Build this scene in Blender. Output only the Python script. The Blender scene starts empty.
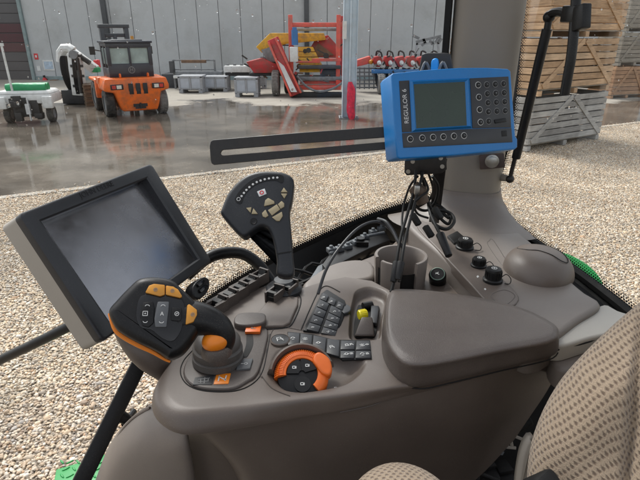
import bpy, bmesh, math, random
import numpy as np
from mathutils import Vector as Vec, Matrix, noise as mnoise
R = math.radians
random.seed(11)
rng = np.random.default_rng(5)
SC = bpy.context.scene
COL = SC.collection

# ------------------------------------------------------------------ survey
# the eye stands 2.4 m above the yard; sight lines are intersected with the
# real planes of the cab and the yard to recover where things stand
H = 2.4
FOC = 500.0
PITCH = R(22.3)
CP, SP = math.cos(PITCH), math.sin(PITCH)
EYE = Vec((0, 0, H))
def ray(x, y):
    a = (x-320)/FOC; b = (240-y)/FOC
    return Vec((a, CP+b*SP, -SP+b*CP))
def W(x, y, z):                       # on a level plane, z relative to the eye
    r = ray(x, y); return EYE + r*(z/r.z)
def WY(x, y, Y):                      # on an upright plane facing the yard
    r = ray(x, y); return EYE + r*(Y/r.y)
def WD(x, y, d):                      # at a distance
    return EYE + ray(x, y)*d
UA = Vec((.978, .208, 0)); VA = Vec((-.208, .978, 0)); ZA = Vec((0, 0, 1))   # cab axes: rearward, outward, up
def WV(x, y, v):
    r = ray(x, y); return EYE + r*(v/r.dot(VA))
def WU(x, y, u):
    r = ray(x, y); return EYE + r*(u/r.dot(UA))
class Plane:
    def __init__(s, p, n):
        s.p = Vec(p); s.n = Vec(n).normalized()
    def at(s, x, y, h=0):
        r = ray(x, y); t = (s.p-EYE).dot(s.n)/r.dot(s.n)
        return EYE + r*t + s.n*h
def level(z): return Plane((0, 0, H+z), (0, 0, 1))
def G(x, y): return W(x, y, -H)

# ------------------------------------------------------------------ curves
def cat(p0, p1, p2, p3, t):
    return 0.5*((2*p1) + (p2-p0)*t + (2*p0-5*p1+4*p2-p3)*t*t + (3*p1-p0-3*p2+p3)*t*t*t)
def spline(P, n, closed=False):
    P = [Vec(p) for p in P]; m = len(P); out = []
    segs = m if closed else m-1
    # parametrise by chord length
    L = [0]
    for i in range(segs): L.append(L[-1] + (P[(i+1) % m]-P[i]).length + 1e-9)
    cnt = n if closed else n-1
    for k in range(n):
        s = L[-1]*k/cnt
        i = min(segs-1, max(0, next((j for j in range(segs) if L[j+1] >= s-1e-12), segs-1)))
        t = (s-L[i])/(L[i+1]-L[i])
        if closed: a, b, c, d = P[(i-1) % m], P[i], P[(i+1) % m], P[(i+2) % m]
        else: a, b, c, d = P[max(i-1, 0)], P[i], P[i+1], P[min(i+2, m-1)]
        out.append(cat(a, b, c, d, t))
    return out
def spline_idx(P, per, closed=False):     # fixed number per segment
    P = [Vec(p) for p in P]; m = len(P); out = []
    for i in range(m if closed else m-1):
        if closed: a, b, c, d = P[(i-1) % m], P[i], P[(i+1) % m], P[(i+2) % m]
        else: a, b, c, d = P[max(i-1, 0)], P[i], P[i+1], P[min(i+2, m-1)]
        for k in range(per): out.append(cat(a, b, c, d, k/per))
    if not closed: out.append(P[-1])
    return out

# ------------------------------------------------------------------ meshes
def wloc(o):
    v = Vec((0, 0, 0))
    while o is not None: v += o.location; o = o.parent
    return v
class MB:
    def __init__(s): s.bm = bmesh.new(); s.uv = None
    def face(s, vs, mi=0):
        try:
            f = s.bm.faces.new(vs); f.material_index = mi; return f
        except ValueError: return None
    def poly(s, pts, mi=0): return s.face([s.bm.verts.new(p) for p in pts], mi)
    def prism(s, pts, vec, mi=0, top=None):
        vec = Vec(vec)
        a = [s.bm.verts.new(p) for p in pts]
        b = [s.bm.verts.new(Vec(p)+vec) for p in (top or pts)]
        n = len(a)
        s.face(a[::-1], mi); s.face(b, mi)
        for i in range(n): s.face([a[i], a[(i+1) % n], b[(i+1) % n], b[i]], mi)
    def box(s, c, sz, rot=None, mi=0):
        c = Vec(c); x, y, z = [q/2 for q in sz]
        P = [Vec(q) for q in ((-x,-y,-z),(x,-y,-z),(x,y,-z),(-x,y,-z),(-x,-y,z),(x,-y,z),(x,y,z),(-x,y,z))]
        if rot is not None: P = [rot @ p for p in P]
        v = [s.bm.verts.new(c+p) for p in P]
        for f in ((0,3,2,1),(4,5,6,7),(0,1,5,4),(1,2,6,5),(2,3,7,6),(3,0,4,7)): s.face([v[i] for i in f], mi)
    def bar(s, p0, p1, w, t, up=(0, 0, 1), mi=0):       # rectangular bar
        p0 = Vec(p0); p1 = Vec(p1); d = (p1-p0)
        L = d.length; d.normalize(); up = Vec(up)
        x = d.cross(up)
        if x.length < 1e-4: x = d.cross(Vec((0, 1, 0)))
        x.normalize(); y = x.cross(d).normalized()
        rot = Matrix((x, d, y)).transposed()
        s.box((p0+p1)/2, (w, L, t), rot, mi)
    def tube(s, pts, r, n=10, mi=0, cap=True):
        pts = [Vec(p) for p in pts]; m = len(pts); rings = []; prev = None
        for i, p in enumerate(pts):
            d = (pts[min(i+1, m-1)]-pts[max(i-1, 0)]).normalized()
            if prev is None:
                a = d.orthogonal().normalized()
            else:
                a = (prev - d*prev.dot(d))
                a = a.normalized() if a.length > 1e-6 else d.orthogonal().normalized()
            prev = a; b = d.cross(a)
            rr = r[i] if isinstance(r, (list, tuple)) else r
            rings.append([s.bm.verts.new(p + (a*math.cos(q)+b*math.sin(q))*rr) for q in [2*math.pi*k/n for k in range(n)]])
        for i in range(m-1):
            for k in range(n): s.face([rings[i][k], rings[i][(k+1) % n], rings[i+1][(k+1) % n], rings[i+1][k]], mi)
        if cap: s.face(rings[0][::-1], mi); s.face(rings[-1], mi)
    def cyl(s, p0, p1, r, r1=None, n=20, mi=0): s.tube([p0, p1], [r, r if r1 is None else r1], n, mi)
    def lathe(s, prof, o, ax=(0, 0, 1), n=32, a0=0, a1=None, ref=None, mi=0, closed_prof=False):
        o = Vec(o); ax = Vec(ax).normalized()
        a = Vec(ref) if ref is not None else ax.orthogonal()
        a = (a-ax*a.dot(ax)).normalized(); b = ax.cross(a)
        full = a1 is None; span = 2*math.pi if full else a1-a0
        cnt = n if full else n+1; rings = []
        for k in range(cnt):
            q = a0+span*k/n; d = a*math.cos(q)+b*math.sin(q)
            rings.append([s.bm.verts.new(o + d*max(r, 1e-5) + ax*z) for r, z in prof])
        m = len(prof)
        for k in range(n):
            A = rings[k]; B = rings[(k+1) % cnt]
            for j in range(m if closed_prof else m-1): s.face([A[j], B[j], B[(j+1) % m], A[(j+1) % m]], mi)
        if not full and closed_prof: s.face(rings[0], mi); s.face(rings[-1][::-1], mi)
    def loft(s, rings, closed=False, cap0=False, cap1=False, mi=0, uv=False):
        V = [[s.bm.verts.new(p) for p in r] for r in rings]; n = len(V[0])
        if uv:
            lay = s.bm.loops.layers.uv.verify()
            U = {}
            mid = len(rings)//2
            for i, r in enumerate(rings):
                acc = 0
                for k, p in enumerate(r):
                    if k: acc += (Vec(p)-Vec(r[k-1])).length
                    U[V[i][k]] = [acc, 0]
            for k in range(n):
                acc = 0
                for i in range(len(rings)):
                    if i: acc += (Vec(rings[i][k])-Vec(rings[i-1][k])).length
                    U[V[i][k]][1] = acc
        for i in range(len(V)-1):
            for k in range(n if closed else n-1):
                f = s.face([V[i][k], V[i][(k+1) % n], V[i+1][(k+1) % n], V[i+1][k]], mi)
                if uv and f:
                    for l in f.loops: l[lay].uv = U[l.vert]
        if cap0: s.face(V[0][::-1], mi)
        if cap1: s.face(V[-1], mi)
        return V
    def ball(s, c, r, n=16, m=10, mi=0, rot=None):
        if not isinstance(r, (tuple, list)): r = (r, r, r)
        c = Vec(c); rows = []
        def P(th, ph):
            p = Vec((r[0]*math.sin(th)*math.cos(ph), r[1]*math.sin(th)*math.sin(ph), r[2]*math.cos(th)))
            return c + (rot @ p if rot is not None else p)
        top = s.bm.verts.new(P(0, 0)); bot = s.bm.verts.new(P(math.pi, 0))
        for i in range(1, m): rows.append([s.bm.verts.new(P(math.pi*i/m, 2*math.pi*k/n)) for k in range(n)])
        for k in range(n):
            s.face([top, rows[0][k], rows[0][(k+1) % n]], mi); s.face([bot, rows[-1][(k+1) % n], rows[-1][k]], mi)
            for i in range(m-2): s.face([rows[i][k], rows[i+1][k], rows[i+1][(k+1) % n], rows[i][(k+1) % n]], mi)
    def text(s, txt, size, o, ax, ay, mi=0, ext=.0004, align='CENTER'):
        cu = bpy.data.curves.new('t', 'FONT'); cu.body = txt; cu.size = size; cu.extrude = ext
        cu.align_x = align; cu.align_y = 'CENTER'; cu.resolution_u = 3
        ob = bpy.data.objects.new('t', cu); COL.objects.link(ob)
        dg = bpy.context.evaluated_depsgraph_get(); dg.update()
        me = bpy.data.meshes.new_from_object(ob.evaluated_get(dg))
        ax = Vec(ax).normalized(); ay = Vec(ay).normalized(); az = ax.cross(ay)
        vs = [s.bm.verts.new(Vec(o)+ax*v.co.x+ay*v.co.y+az*v.co.z) for v in me.vertices]
        for p in me.polygons: s.face([vs[i] for i in p.vertices], mi)
        bpy.data.objects.remove(ob); bpy.data.curves.remove(cu); bpy.data.meshes.remove(me)
    def build(s, name, mats, parent=None, bevel=0, seg=2, ang=35, world=True, smooth=True, fix=True):
        bm = s.bm
        if fix: bmesh.ops.recalc_face_normals(bm, faces=bm.faces)
        if bevel:
            E = [e for e in bm.edges if len(e.link_faces) == 2 and e.calc_face_angle(0) > R(30)]
            bmesh.ops.bevel(bm, geom=E, offset=bevel, segments=seg, profile=.5, affect='EDGES', clamp_overlap=True)
        if parent is not None and world:
            o = wloc(parent)
            for v in bm.verts: v.co -= o
        me = bpy.data.meshes.new(name); bm.to_mesh(me); bm.free()
        if not isinstance(mats, (list, tuple)): mats = [mats]
        for m in mats: me.materials.append(m)
        if smooth:
            me.polygons.foreach_set('use_smooth', [True]*len(me.polygons))
            me.set_sharp_from_angle(angle=R(ang))
        ob = bpy.data.objects.new(name, me); COL.objects.link(ob)
        if parent is not None: ob.parent = parent
        return ob
def tag(o, label=None, cat=None, group=None, kind=None):
    if label: o['label'] = label
    if cat: o['category'] = cat
    if group: o['group'] = group
    if kind: o['kind'] = kind
    return o
def thing(name, label, cat, loc=(0, 0, 0), rz=0, group=None):
    o = bpy.data.objects.new(name, None); o.empty_display_size = .05; COL.objects.link(o)
    o.location = loc; o.rotation_euler = (0, 0, rz)
    return tag(o, label, cat, group)
def dup(root, loc, rz, label=None):
    def rec(o, par):
        c = o.copy(); COL.objects.link(c); c.parent = par
        for ch in [q for q in ALLCH(o)]: rec(ch, c)
        return c
    c = rec(root, None); c.location = loc; c.rotation_euler = (0, 0, rz)
    if label: c['label'] = label
    return c
def ALLCH(o): return [q for q in bpy.data.objects if q.parent == o]

# ------------------------------------------------------------------ materials
def nd(nt, t, **k):
    n = nt.nodes.new(t)
    for a, b in k.items():
        if a in n.inputs.keys(): n.inputs[a].default_value = b
        else: setattr(n, a, b)
    return n
def c4(c): return (c[0], c[1], c[2], 1)
def mat(name, col, rough=.5, metal=0, var=.15, vscale=6, bump=0, bscale=400, spec=.5, rvar=.1, dirt=None, dscale=3, damt=.5, coat=0, bdist=.001, detail=4, dust=0):
    m = bpy.data.materials.new(name); m.use_nodes = True; nt = m.node_tree; L = nt.links
    b = nt.nodes['Principled BSDF']; b.inputs['Metallic'].default_value = metal
    b.inputs['Specular IOR Level'].default_value = spec
    if coat: b.inputs['Coat Weight'].default_value = coat; b.inputs['Coat Roughness'].default_value = .1
    tc = nd(nt, 'ShaderNodeTexCoord')
    n1 = nd(nt, 'ShaderNodeTexNoise', Scale=vscale, Detail=detail); L.new(tc.outputs['Object'], n1.inputs['Vector'])
    mr = nd(nt, 'ShaderNodeMapRange'); L.new(n1.outputs['Fac'], mr.inputs[0])
    mr.inputs[1].default_value = .3; mr.inputs[2].default_value = .7; mr.inputs[3].default_value = 1-var; mr.inputs[4].default_value = 1+var
    mx = nd(nt, 'ShaderNodeMix', data_type='RGBA', blend_type='MULTIPLY'); mx.inputs[0].default_value = 1
    mx.inputs[6].default_value = c4(col); L.new(mr.outputs[0], mx.inputs[7])
    out = mx.outputs[2]
    if dirt:
        n2 = nd(nt, 'ShaderNodeTexNoise', Scale=dscale, Detail=7, Roughness=.7); L.new(tc.outputs['Object'], n2.inputs['Vector'])
        m2 = nd(nt, 'ShaderNodeMapRange'); L.new(n2.outputs['Fac'], m2.inputs[0])
        m2.inputs[1].default_value = .45; m2.inputs[2].default_value = .7; m2.inputs[4].default_value = damt
        x2 = nd(nt, 'ShaderNodeMix', data_type='RGBA'); L.new(m2.outputs[0], x2.inputs[0]); L.new(out, x2.inputs[6]); x2.inputs[7].default_value = c4(dirt)
        out = x2.outputs[2]
    if dust:
        n5 = nd(nt, 'ShaderNodeTexNoise', Scale=800, Detail=2, Roughness=.5); L.new(tc.outputs['Object'], n5.inputs['Vector'])
        n6 = nd(nt, 'ShaderNodeTexNoise', Scale=11, Detail=5, Roughness=.7); L.new(tc.outputs['Object'], n6.inputs['Vector'])
        ad = nd(nt, 'ShaderNodeMath', operation='MULTIPLY_ADD'); L.new(n6.outputs['Fac'], ad.inputs[0]); ad.inputs[1].default_value = .5; L.new(n5.outputs['Fac'], ad.inputs[2])
        m5 = nd(nt, 'ShaderNodeMapRange'); L.new(ad.outputs[0], m5.inputs[0]); m5.inputs[1].default_value = .88; m5.inputs[2].default_value = 1.02; m5.inputs[4].default_value = dust
        x5 = nd(nt, 'ShaderNodeMix', data_type='RGBA'); L.new(m5.outputs[0], x5.inputs[0]); L.new(out, x5.inputs[6]); x5.inputs[7].default_value = (.34, .30, .25, 1)
        out = x5.outputs[2]
    L.new(out, b.inputs['Base Color'])
    r2 = nd(nt, 'ShaderNodeMapRange'); L.new(n1.outputs['Fac'], r2.inputs[0])
    r2.inputs[1].default_value = .3; r2.inputs[2].default_value = .7; r2.inputs[3].default_value = max(.02, rough-rvar); r2.inputs[4].default_value = min(1, rough+rvar)
    L.new(r2.outputs[0], b.inputs['Roughness'])
    if bump:
        n3 = nd(nt, 'ShaderNodeTexNoise', Scale=bscale, Detail=2); L.new(tc.outputs['Object'], n3.inputs['Vector'])
        bp = nd(nt, 'ShaderNodeBump', Strength=bump, Distance=bdist); L.new(n3.outputs['Fac'], bp.inputs['Height'])
        L.new(bp.outputs[0], b.inputs['Normal'])
    return m
M = {}
M['taupe'] = mat('taupe_plastic', (.118, .093, .077), .46, dust=.22, spec=.6, var=.09, vscale=9, bump=.22, bscale=1100, rvar=.05, bdist=.0006, dirt=(.17, .15, .13), dscale=14, damt=.12)
M['taupe_pad'] = mat('padded_taupe', (.092, .074, .064), .44, dust=.25, spec=.6, var=.10, vscale=12, bump=.5, bscale=700, rvar=.06, bdist=.0009, dirt=(.16, .145, .13), dscale=18, damt=.15)
M['taupe_light'] = mat('light_taupe_plastic', (.172, .146, .128), .46, dust=.2, spec=.55, var=.05, vscale=7, bump=.2, bscale=1100, bdist=.0006, rvar=.05, dirt=(.26, .24, .21), dscale=12, damt=.12)
M['taupe_dark'] = mat('dark_taupe_plastic', (.078, .063, .055), .46, dust=.3, var=.08, vscale=9, bump=.2, bscale=1000, bdist=.0006, rvar=.05)
M['pillar'] = mat('pillar_trim', (.235, .210, .178), .5, var=.05, vscale=4, bump=.15, bscale=900, bdist=.0006, rvar=.06)
M['cream'] = mat('pale_cover', (.42, .40, .36), .55, var=.05, bump=.15, bscale=900, bdist=.0006)
M['black'] = mat('black_plastic', (.0075, .0075, .008), .40, spec=.32, dust=.10, var=.2, vscale=20, bump=.15, bscale=1200, bdist=.0005)
M['black_gloss'] = mat('gloss_black_plastic', (.010, .010, .011), .2, var=.2, vscale=20)
M['black_soft'] = mat('black_rubber', (.0075, .0075, .0075), .6, var=.25, vscale=30, bump=.2, bscale=900, bdist=.0006, spec=.3)
M['bezel'] = mat('bezel_plastic', (.020, .021, .024), .38, dust=.12, var=.1, vscale=12, bump=.2, bscale=1300, bdist=.0004, rvar=.05)
M['navy_soft'] = mat('soft_touch_black', (.0125, .0145, .018), .44, dust=.15, var=.12, vscale=25, bump=.2, bscale=900, bdist=.0005, rvar=.06)
M['grey_btn'] = mat('grey_button', (.10, .105, .11), .4, var=.05)
M['dark_btn'] = mat('dark_button', (.024, .025, .028), .38, var=.1, vscale=40)
M['orange'] = mat('orange_plastic', (.78, .22, .012), .38, var=.06, vscale=30, rvar=.05)
M['amber'] = mat('amber_button', (.62, .27, .03), .4, var=.06, vscale=60)
M['orange_red'] = mat('orange_dial', (.72, .14, .015), .38, var=.06, vscale=40)
M['yellow'] = mat('yellow_plastic', (.80, .68, .02), .4, var=.06, vscale=40)
M['icon'] = mat('icon_print', (.62, .62, .60), .5, var=.03)
M['icon_dim'] = mat('dim_icon_print', (.22, .22, .22), .5, var=.03)
M['khaki'] = mat('khaki_button', (.40, .33, .20), .45, var=.06, vscale=60)
M['blue'] = mat('blue_shell', (.006, .170, .47), .36, dust=.3, dirt=(.01, .11, .30), dscale=9, damt=.35, var=.05, vscale=20, bump=.15, bscale=900, bdist=.0004, rvar=.05)
M['cyan'] = mat('bright_blue_clip', (.02, .32, .85), .4)
M['steel'] = mat('bolt_steel', (.42, .42, .40), .35, 1, var=.1, vscale=60)
M['alu'] = mat('dull_aluminium', (.12, .13, .14), .6, .3, var=.2, vscale=50)
M['darkmetal'] = mat('black_painted_steel', (.009, .008, .008), .45, var=.2, vscale=30, dirt=(.05, .04, .035), dscale=30, damt=.4)
M['rust'] = mat('rusty_plate', (.06, .04, .035), .6, var=.3, vscale=50)
M['boot_grey'] = mat('boot_rubber', (.075, .068, .063), .55, dust=.2, var=.08, vscale=14, bump=.2, bscale=900, bdist=.0006)
M['green'] = mat('green_paint', (.006, .25, .05), .42, var=.12, vscale=14, dirt=(.05, .22, .06), dscale=20, damt=.4)
M['shell'] = mat('beige_shell', (.36, .33, .285), .5, var=.04, vscale=8, bump=.15, bscale=900, bdist=.0005)
M['ring_green'] = mat('green_ring', (.20, .29, .23), .5)
M['red_tape'] = mat('brown_tape', (.09, .06, .04), .7, var=.3, vscale=90)
def mat_screen():
    m = bpy.data.materials.new('display_glass'); m.use_nodes = True; nt = m.node_tree; L = nt.links
    b = nt.nodes['Principled BSDF']; b.inputs['Metallic'].default_value = 1
    tc = nd(nt, 'ShaderNodeTexCoord'); n = nd(nt, 'ShaderNodeTexNoise', Scale=14, Detail=6, Roughness=.65); L.new(tc.outputs['Object'], n.inputs['Vector'])
    r = nd(nt, 'ShaderNodeMapRange'); L.new(n.outputs['Fac'], r.inputs[0]); r.inputs[1].default_value=.35; r.inputs[2].default_value=.75
    r.inputs[3].default_value = .20; r.inputs[4].default_value = .34; L.new(r.outputs[0], b.inputs['Roughness'])
    b.inputs['Base Color'].default_value = (.33, .33, .35, 1)
    return m
M['screen'] = mat_screen()
M['lcd'] = mat('green_lcd', (.022, .040, .026), .28, var=.1, vscale=15, rvar=.04)
def mat_fabric():
    m = bpy.data.materials.new('seat_fabric'); m.use_nodes = True; nt = m.node_tree; L = nt.links
    b = nt.nodes['Principled BSDF']; b.inputs['Roughness'].default_value = .95; b.inputs['Specular IOR Level'].default_value = .1
    b.inputs['Sheen Weight'].default_value = .25
    tc = nd(nt, 'ShaderNodeTexCoord')
    n0 = nd(nt, 'ShaderNodeTexNoise', Scale=260, Detail=2); L.new(tc.outputs['UV'], n0.inputs['Vector'])
    n9 = nd(nt, 'ShaderNodeTexNoise', Scale=9, Detail=2); L.new(tc.outputs['UV'], n9.inputs['Vector'])
    dis = nd(nt, 'ShaderNodeVectorMath', operation='MULTIPLY_ADD'); L.new(n0.outputs['Color'], dis.inputs[0]); dis.inputs[1].default_value = (.0019, .0019, 0); L.new(tc.outputs['UV'], dis.inputs[2])
    ds2 = nd(nt, 'ShaderNodeVectorMath', operation='MULTIPLY_ADD'); L.new(n9.outputs['Color'], ds2.inputs[0]); ds2.inputs[1].default_value = (.012, .012, 0); L.new(dis.outputs[0], ds2.inputs[2])
    sp = nd(nt, 'ShaderNodeSeparateXYZ'); L.new(ds2.outputs[0], sp.inputs[0])
    def math_(op, a, bv=None, c=None):
        n = nd(nt, 'ShaderNodeMath', operation=op)
        for k, v in enumerate((a, bv, c)):
            if v is None: continue
            if isinstance(v, (int, float)): n.inputs[k].default_value = v
            else: L.new(v, n.inputs[k])
        return n.outputs[0]
    PX, PY = .0084, .0056
    vv = math_('DIVIDE', sp.outputs['Y'], PY); row = math_('FLOOR', vv)
    par = math_('MULTIPLY', math_('MODULO', math_('ABSOLUTE', row), 2.0), .5)
    fu = math_('FRACT', math_('ADD', math_('DIVIDE', sp.outputs['X'], PX), par)); fv = math_('FRACT', vv)
    au = math_('ABSOLUTE', math_('SUBTRACT', fu, .5)); av = math_('ABSOLUTE', math_('SUBTRACT', fv, .5))
    au2 = math_('ADD', au, math_('MULTIPLY', math_('SUBTRACT', fv, .5), .16))
    def edge(x, a, b_):
        r = nd(nt, 'ShaderNodeMapRange'); L.new(x, r.inputs[0]); r.inputs[1].default_value = a; r.inputs[2].default_value = b_; r.inputs[3].default_value = 1; r.inputs[4].default_value = 0; return r.outputs[0]
    fleck = math_('MULTIPLY', edge(au2, .10, .30), edge(av, .14, .44))
    wv = nd(nt, 'ShaderNodeTexNoise', Scale=900, Detail=3); L.new(tc.outputs['UV'], wv.inputs['Vector'])
    fm = math_('MULTIPLY', fleck, math_('MULTIPLY_ADD', wv.outputs['Fac'], 1.3, .12))
    col = nd(nt, 'ShaderNodeMix', data_type='RGBA'); L.new(fm, col.inputs[0]); col.inputs[6].default_value = (.375, .292, .208, 1); col.inputs[7].default_value = (.105, .068, .049, 1)
    mr = nd(nt, 'ShaderNodeMapRange'); L.new(wv.outputs['Fac'], mr.inputs[0]); mr.inputs[1].default_value=.3; mr.inputs[2].default_value=.7; mr.inputs[3].default_value = .74; mr.inputs[4].default_value = 1.22
    mx = nd(nt, 'ShaderNodeMix', data_type='RGBA', blend_type='MULTIPLY'); mx.inputs[0].default_value = 1
    L.new(col.outputs[2], mx.inputs[6]); L.new(mr.outputs[0], mx.inputs[7]); L.new(mx.outputs[2], b.inputs['Base Color'])
    hgt = math_('MULTIPLY_ADD', fleck, -1.2, wv.outputs['Fac'])
    bp = nd(nt, 'ShaderNodeBump', Strength=.8, Distance=.0013); L.new(hgt, bp.inputs['Height']); L.new(bp.outputs[0], b.inputs['Normal'])
    return m
M['fabric'] = mat_fabric()
def mat_glass(name, refl=1.0):
    m = bpy.data.materials.new(name); m.use_nodes = True; nt = m.node_tree; L = nt.links
    for n in list(nt.nodes): nt.nodes.remove(n)
    o = nd(nt, 'ShaderNodeOutputMaterial'); tr = nd(nt, 'ShaderNodeBsdfTransparent'); tr.inputs[0].default_value = (.95, .97, .96, 1)
    gl = nd(nt, 'ShaderNodeBsdfGlossy', Roughness=.02); fr = nd(nt, 'ShaderNodeFresnel', IOR=1.4)
    mx = nd(nt, 'ShaderNodeMixShader'); L.new(fr.outputs[0], mx.inputs[0]); L.new(tr.outputs[0], mx.inputs[1]); L.new(gl.outputs[0], mx.inputs[2]); L.new(mx.outputs[0], o.inputs[0])
    return m
M['glass'] = mat_glass('window_glass')
def mat_water():
    m = bpy.data.materials.new('rain_water'); m.use_nodes = True; nt = m.node_tree
    for n in list(nt.nodes): nt.nodes.remove(n)
    o = nd(nt, 'ShaderNodeOutputMaterial'); g = nd(nt, 'ShaderNodeBsdfGlass', IOR=1.33, Roughness=0.0)
    nt.links.new(g.outputs[0], o.inputs[0]); return m
M['water'] = mat_water()
SKYS, SUNE = .15, 2.6
# ================================================================== THE YARD
def emat(name, col, rough=.6, metal=0, **k): M[name] = mat(name, col, rough, metal, **k)
emat('wall', (.49, .51, .52), .5, var=.08, vscale=.25, dirt=(.34, .345, .34), dscale=.5, damt=.75)
emat('wall_gap', (.24, .31, .315), .7)
emat('door_dark', (.085, .08, .083), .5, var=.15, vscale=.6)
emat('door_stripe', (.09, .035, .04), .6)
emat('white_paint', (.72, .73, .72), .4, var=.06, vscale=3, dirt=(.4, .38, .34), dscale=4, damt=.5)
emat('fl_orange', (.82, .15, .012), .33, var=.10, vscale=3, dirt=(.26, .10, .045), dscale=4, damt=.75)
emat('navy', (.022, .026, .040), .4, var=.1, vscale=4)
emat('mast_grey', (.05, .055, .062), .5, var=.2, vscale=5)
emat('tyre', (.035, .034, .033), .8, var=.25, vscale=8, dirt=(.18, .165, .14), dscale=6, damt=.6)
emat('tyre_grey', (.22, .215, .205), .8, var=.25, vscale=8, dirt=(.12, .11, .10), dscale=6, damt=.6)
emat('cab_glass', (.27, .35, .34), .08, var=.35, vscale=2.2)
emat('lamp', (.75, .70, .62), .2)
emat('lamp_red', (.55, .03, .02), .25)
emat('red', (.46, .028, .03), .45, var=.15, vscale=3, dirt=(.17, .085, .06), dscale=4, damt=.85)
emat('red_bright', (.72, .10, .07), .45, var=.14, vscale=3, dirt=(.30, .13, .09), dscale=4, damt=.8)
emat('red_cloth', (.72, .035, .075), .8, var=.25, vscale=12)
emat('gr_yellow', (.72, .40, .02), .45, var=.12, vscale=3, dirt=(.27, .18, .06), dscale=4, damt=.85)
emat('belt', (.055, .055, .058), .7, var=.2, vscale=6)
emat('rust_brown', (.17, .10, .06), .8, var=.3, vscale=5)
emat('bin_grey', (.36, .38, .41), .6, var=.1, vscale=4, dirt=(.28, .26, .23), dscale=5, damt=.6)
emat('bin_panel', (.45, .49, .55), .55, var=.08, vscale=5)
emat('galv', (.52, .62, .70), .45, .1, var=.12, vscale=5, dirt=(.55, .60, .64), dscale=7, damt=.6)
emat('machine_grey', (.20, .21, .22), .5, .2, var=.25, vscale=7)
emat('silver', (.55, .56, .57), .35, .6, var=.2, vscale=9)
emat('machine_blue', (.04, .17, .42), .45, var=.1)
emat('mower_green', (.012, .30, .11), .5, var=.15, vscale=7)
emat('dark_mech', (.02, .02, .021), .6, var=.4, vscale=12)
emat('sign_red', (.62, .03, .04), .5)
emat('timber', (.30, .185, .105), .8, var=.3, vscale=6)
def mat_wood(name, cols, wet=.0):
    m = bpy.data.materials.new(name); m.use_nodes = True; nt = m.node_tree; L = nt.links
    b = nt.nodes['Principled BSDF']; b.inputs['Roughness'].default_value = .75
    g = nd(nt, 'ShaderNodeNewGeometry'); cr = nd(nt, 'ShaderNodeValToRGB'); L.new(g.outputs['Random Per Island'], cr.inputs[0])
    e = cr.color_ramp.elements
    e[0].color = c4(cols[0]); e[1].color = c4(cols[-1])
    for i, c in enumerate(cols[1:-1]):
        q = e.new((i+1)/(len(cols)-1)); q.color = c4(c)
    tc = nd(nt, 'ShaderNodeTexCoord'); mp = nd(nt, 'ShaderNodeMapping'); L.new(tc.outputs['Object'], mp.inputs[0]); mp.inputs['Scale'].default_value = (1.2, 1.2, 16)
    n = nd(nt, 'ShaderNodeTexNoise', Scale=2.2, Detail=8, Roughness=.7); L.new(mp.outputs[0], n.inputs['Vector'])
    mr = nd(nt, 'ShaderNodeMapRange'); L.new(n.outputs['Fac'], mr.inputs[0]); mr.inputs[1].default_value=.3; mr.inputs[2].default_value=.7; mr.inputs[3].default_value = .6; mr.inputs[4].default_value = 1.25
    n2 = nd(nt, 'ShaderNodeTexNoise', Scale=1.7, Detail=4); L.new(tc.outputs['Object'], n2.inputs['Vector'])
    m2 = nd(nt, 'ShaderNodeMapRange'); L.new(n2.outputs['Fac'], m2.inputs[0]); m2.inputs[1].default_value=.35; m2.inputs[2].default_value=.65; m2.inputs[3].default_value = .75; m2.inputs[4].default_value = 1.15
    a = nd(nt, 'ShaderNodeMix', data_type='RGBA', blend_type='MULTIPLY'); a.inputs[0].default_value = 1; L.new(cr.outputs[0], a.inputs[6]); L.new(mr.outputs[0], a.inputs[7])
    c = nd(nt, 'ShaderNodeMix', data_type='RGBA', blend_type='MULTIPLY'); c.inputs[0].default_value = 1; L.new(a.outputs[2], c.inputs[6]); L.new(m2.outputs[0], c.inputs[7])
    L.new(c.outputs[2], b.inputs['Base Color'])
    return m
M['wood_tan'] = mat_wood('tan_crate_wood', [(.42, .27, .155), (.55, .37, .22), (.48, .31, .18), (.60, .43, .28)])
M['wood_orange'] = mat_wood('orange_crate_wood', [(.36, .20, .11), (.46, .27, .15), (.40, .23, .13)])
M['wood_grey'] = mat_wood('weathered_crate_wood', [(.30, .29, .275), (.42, .41, .39), (.36, .35, .33), (.47, .46, .44)])
M['wood_dim'] = mat_wood('old_grey_crate_wood', [(.25, .22, .18), (.33, .30, .25), (.28, .25, .21)])

M['wood_pallet'] = mat_wood('old_pallet_wood', [(.20, .13, .08), (.28, .19, .12), (.16, .115, .08)])
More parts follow.
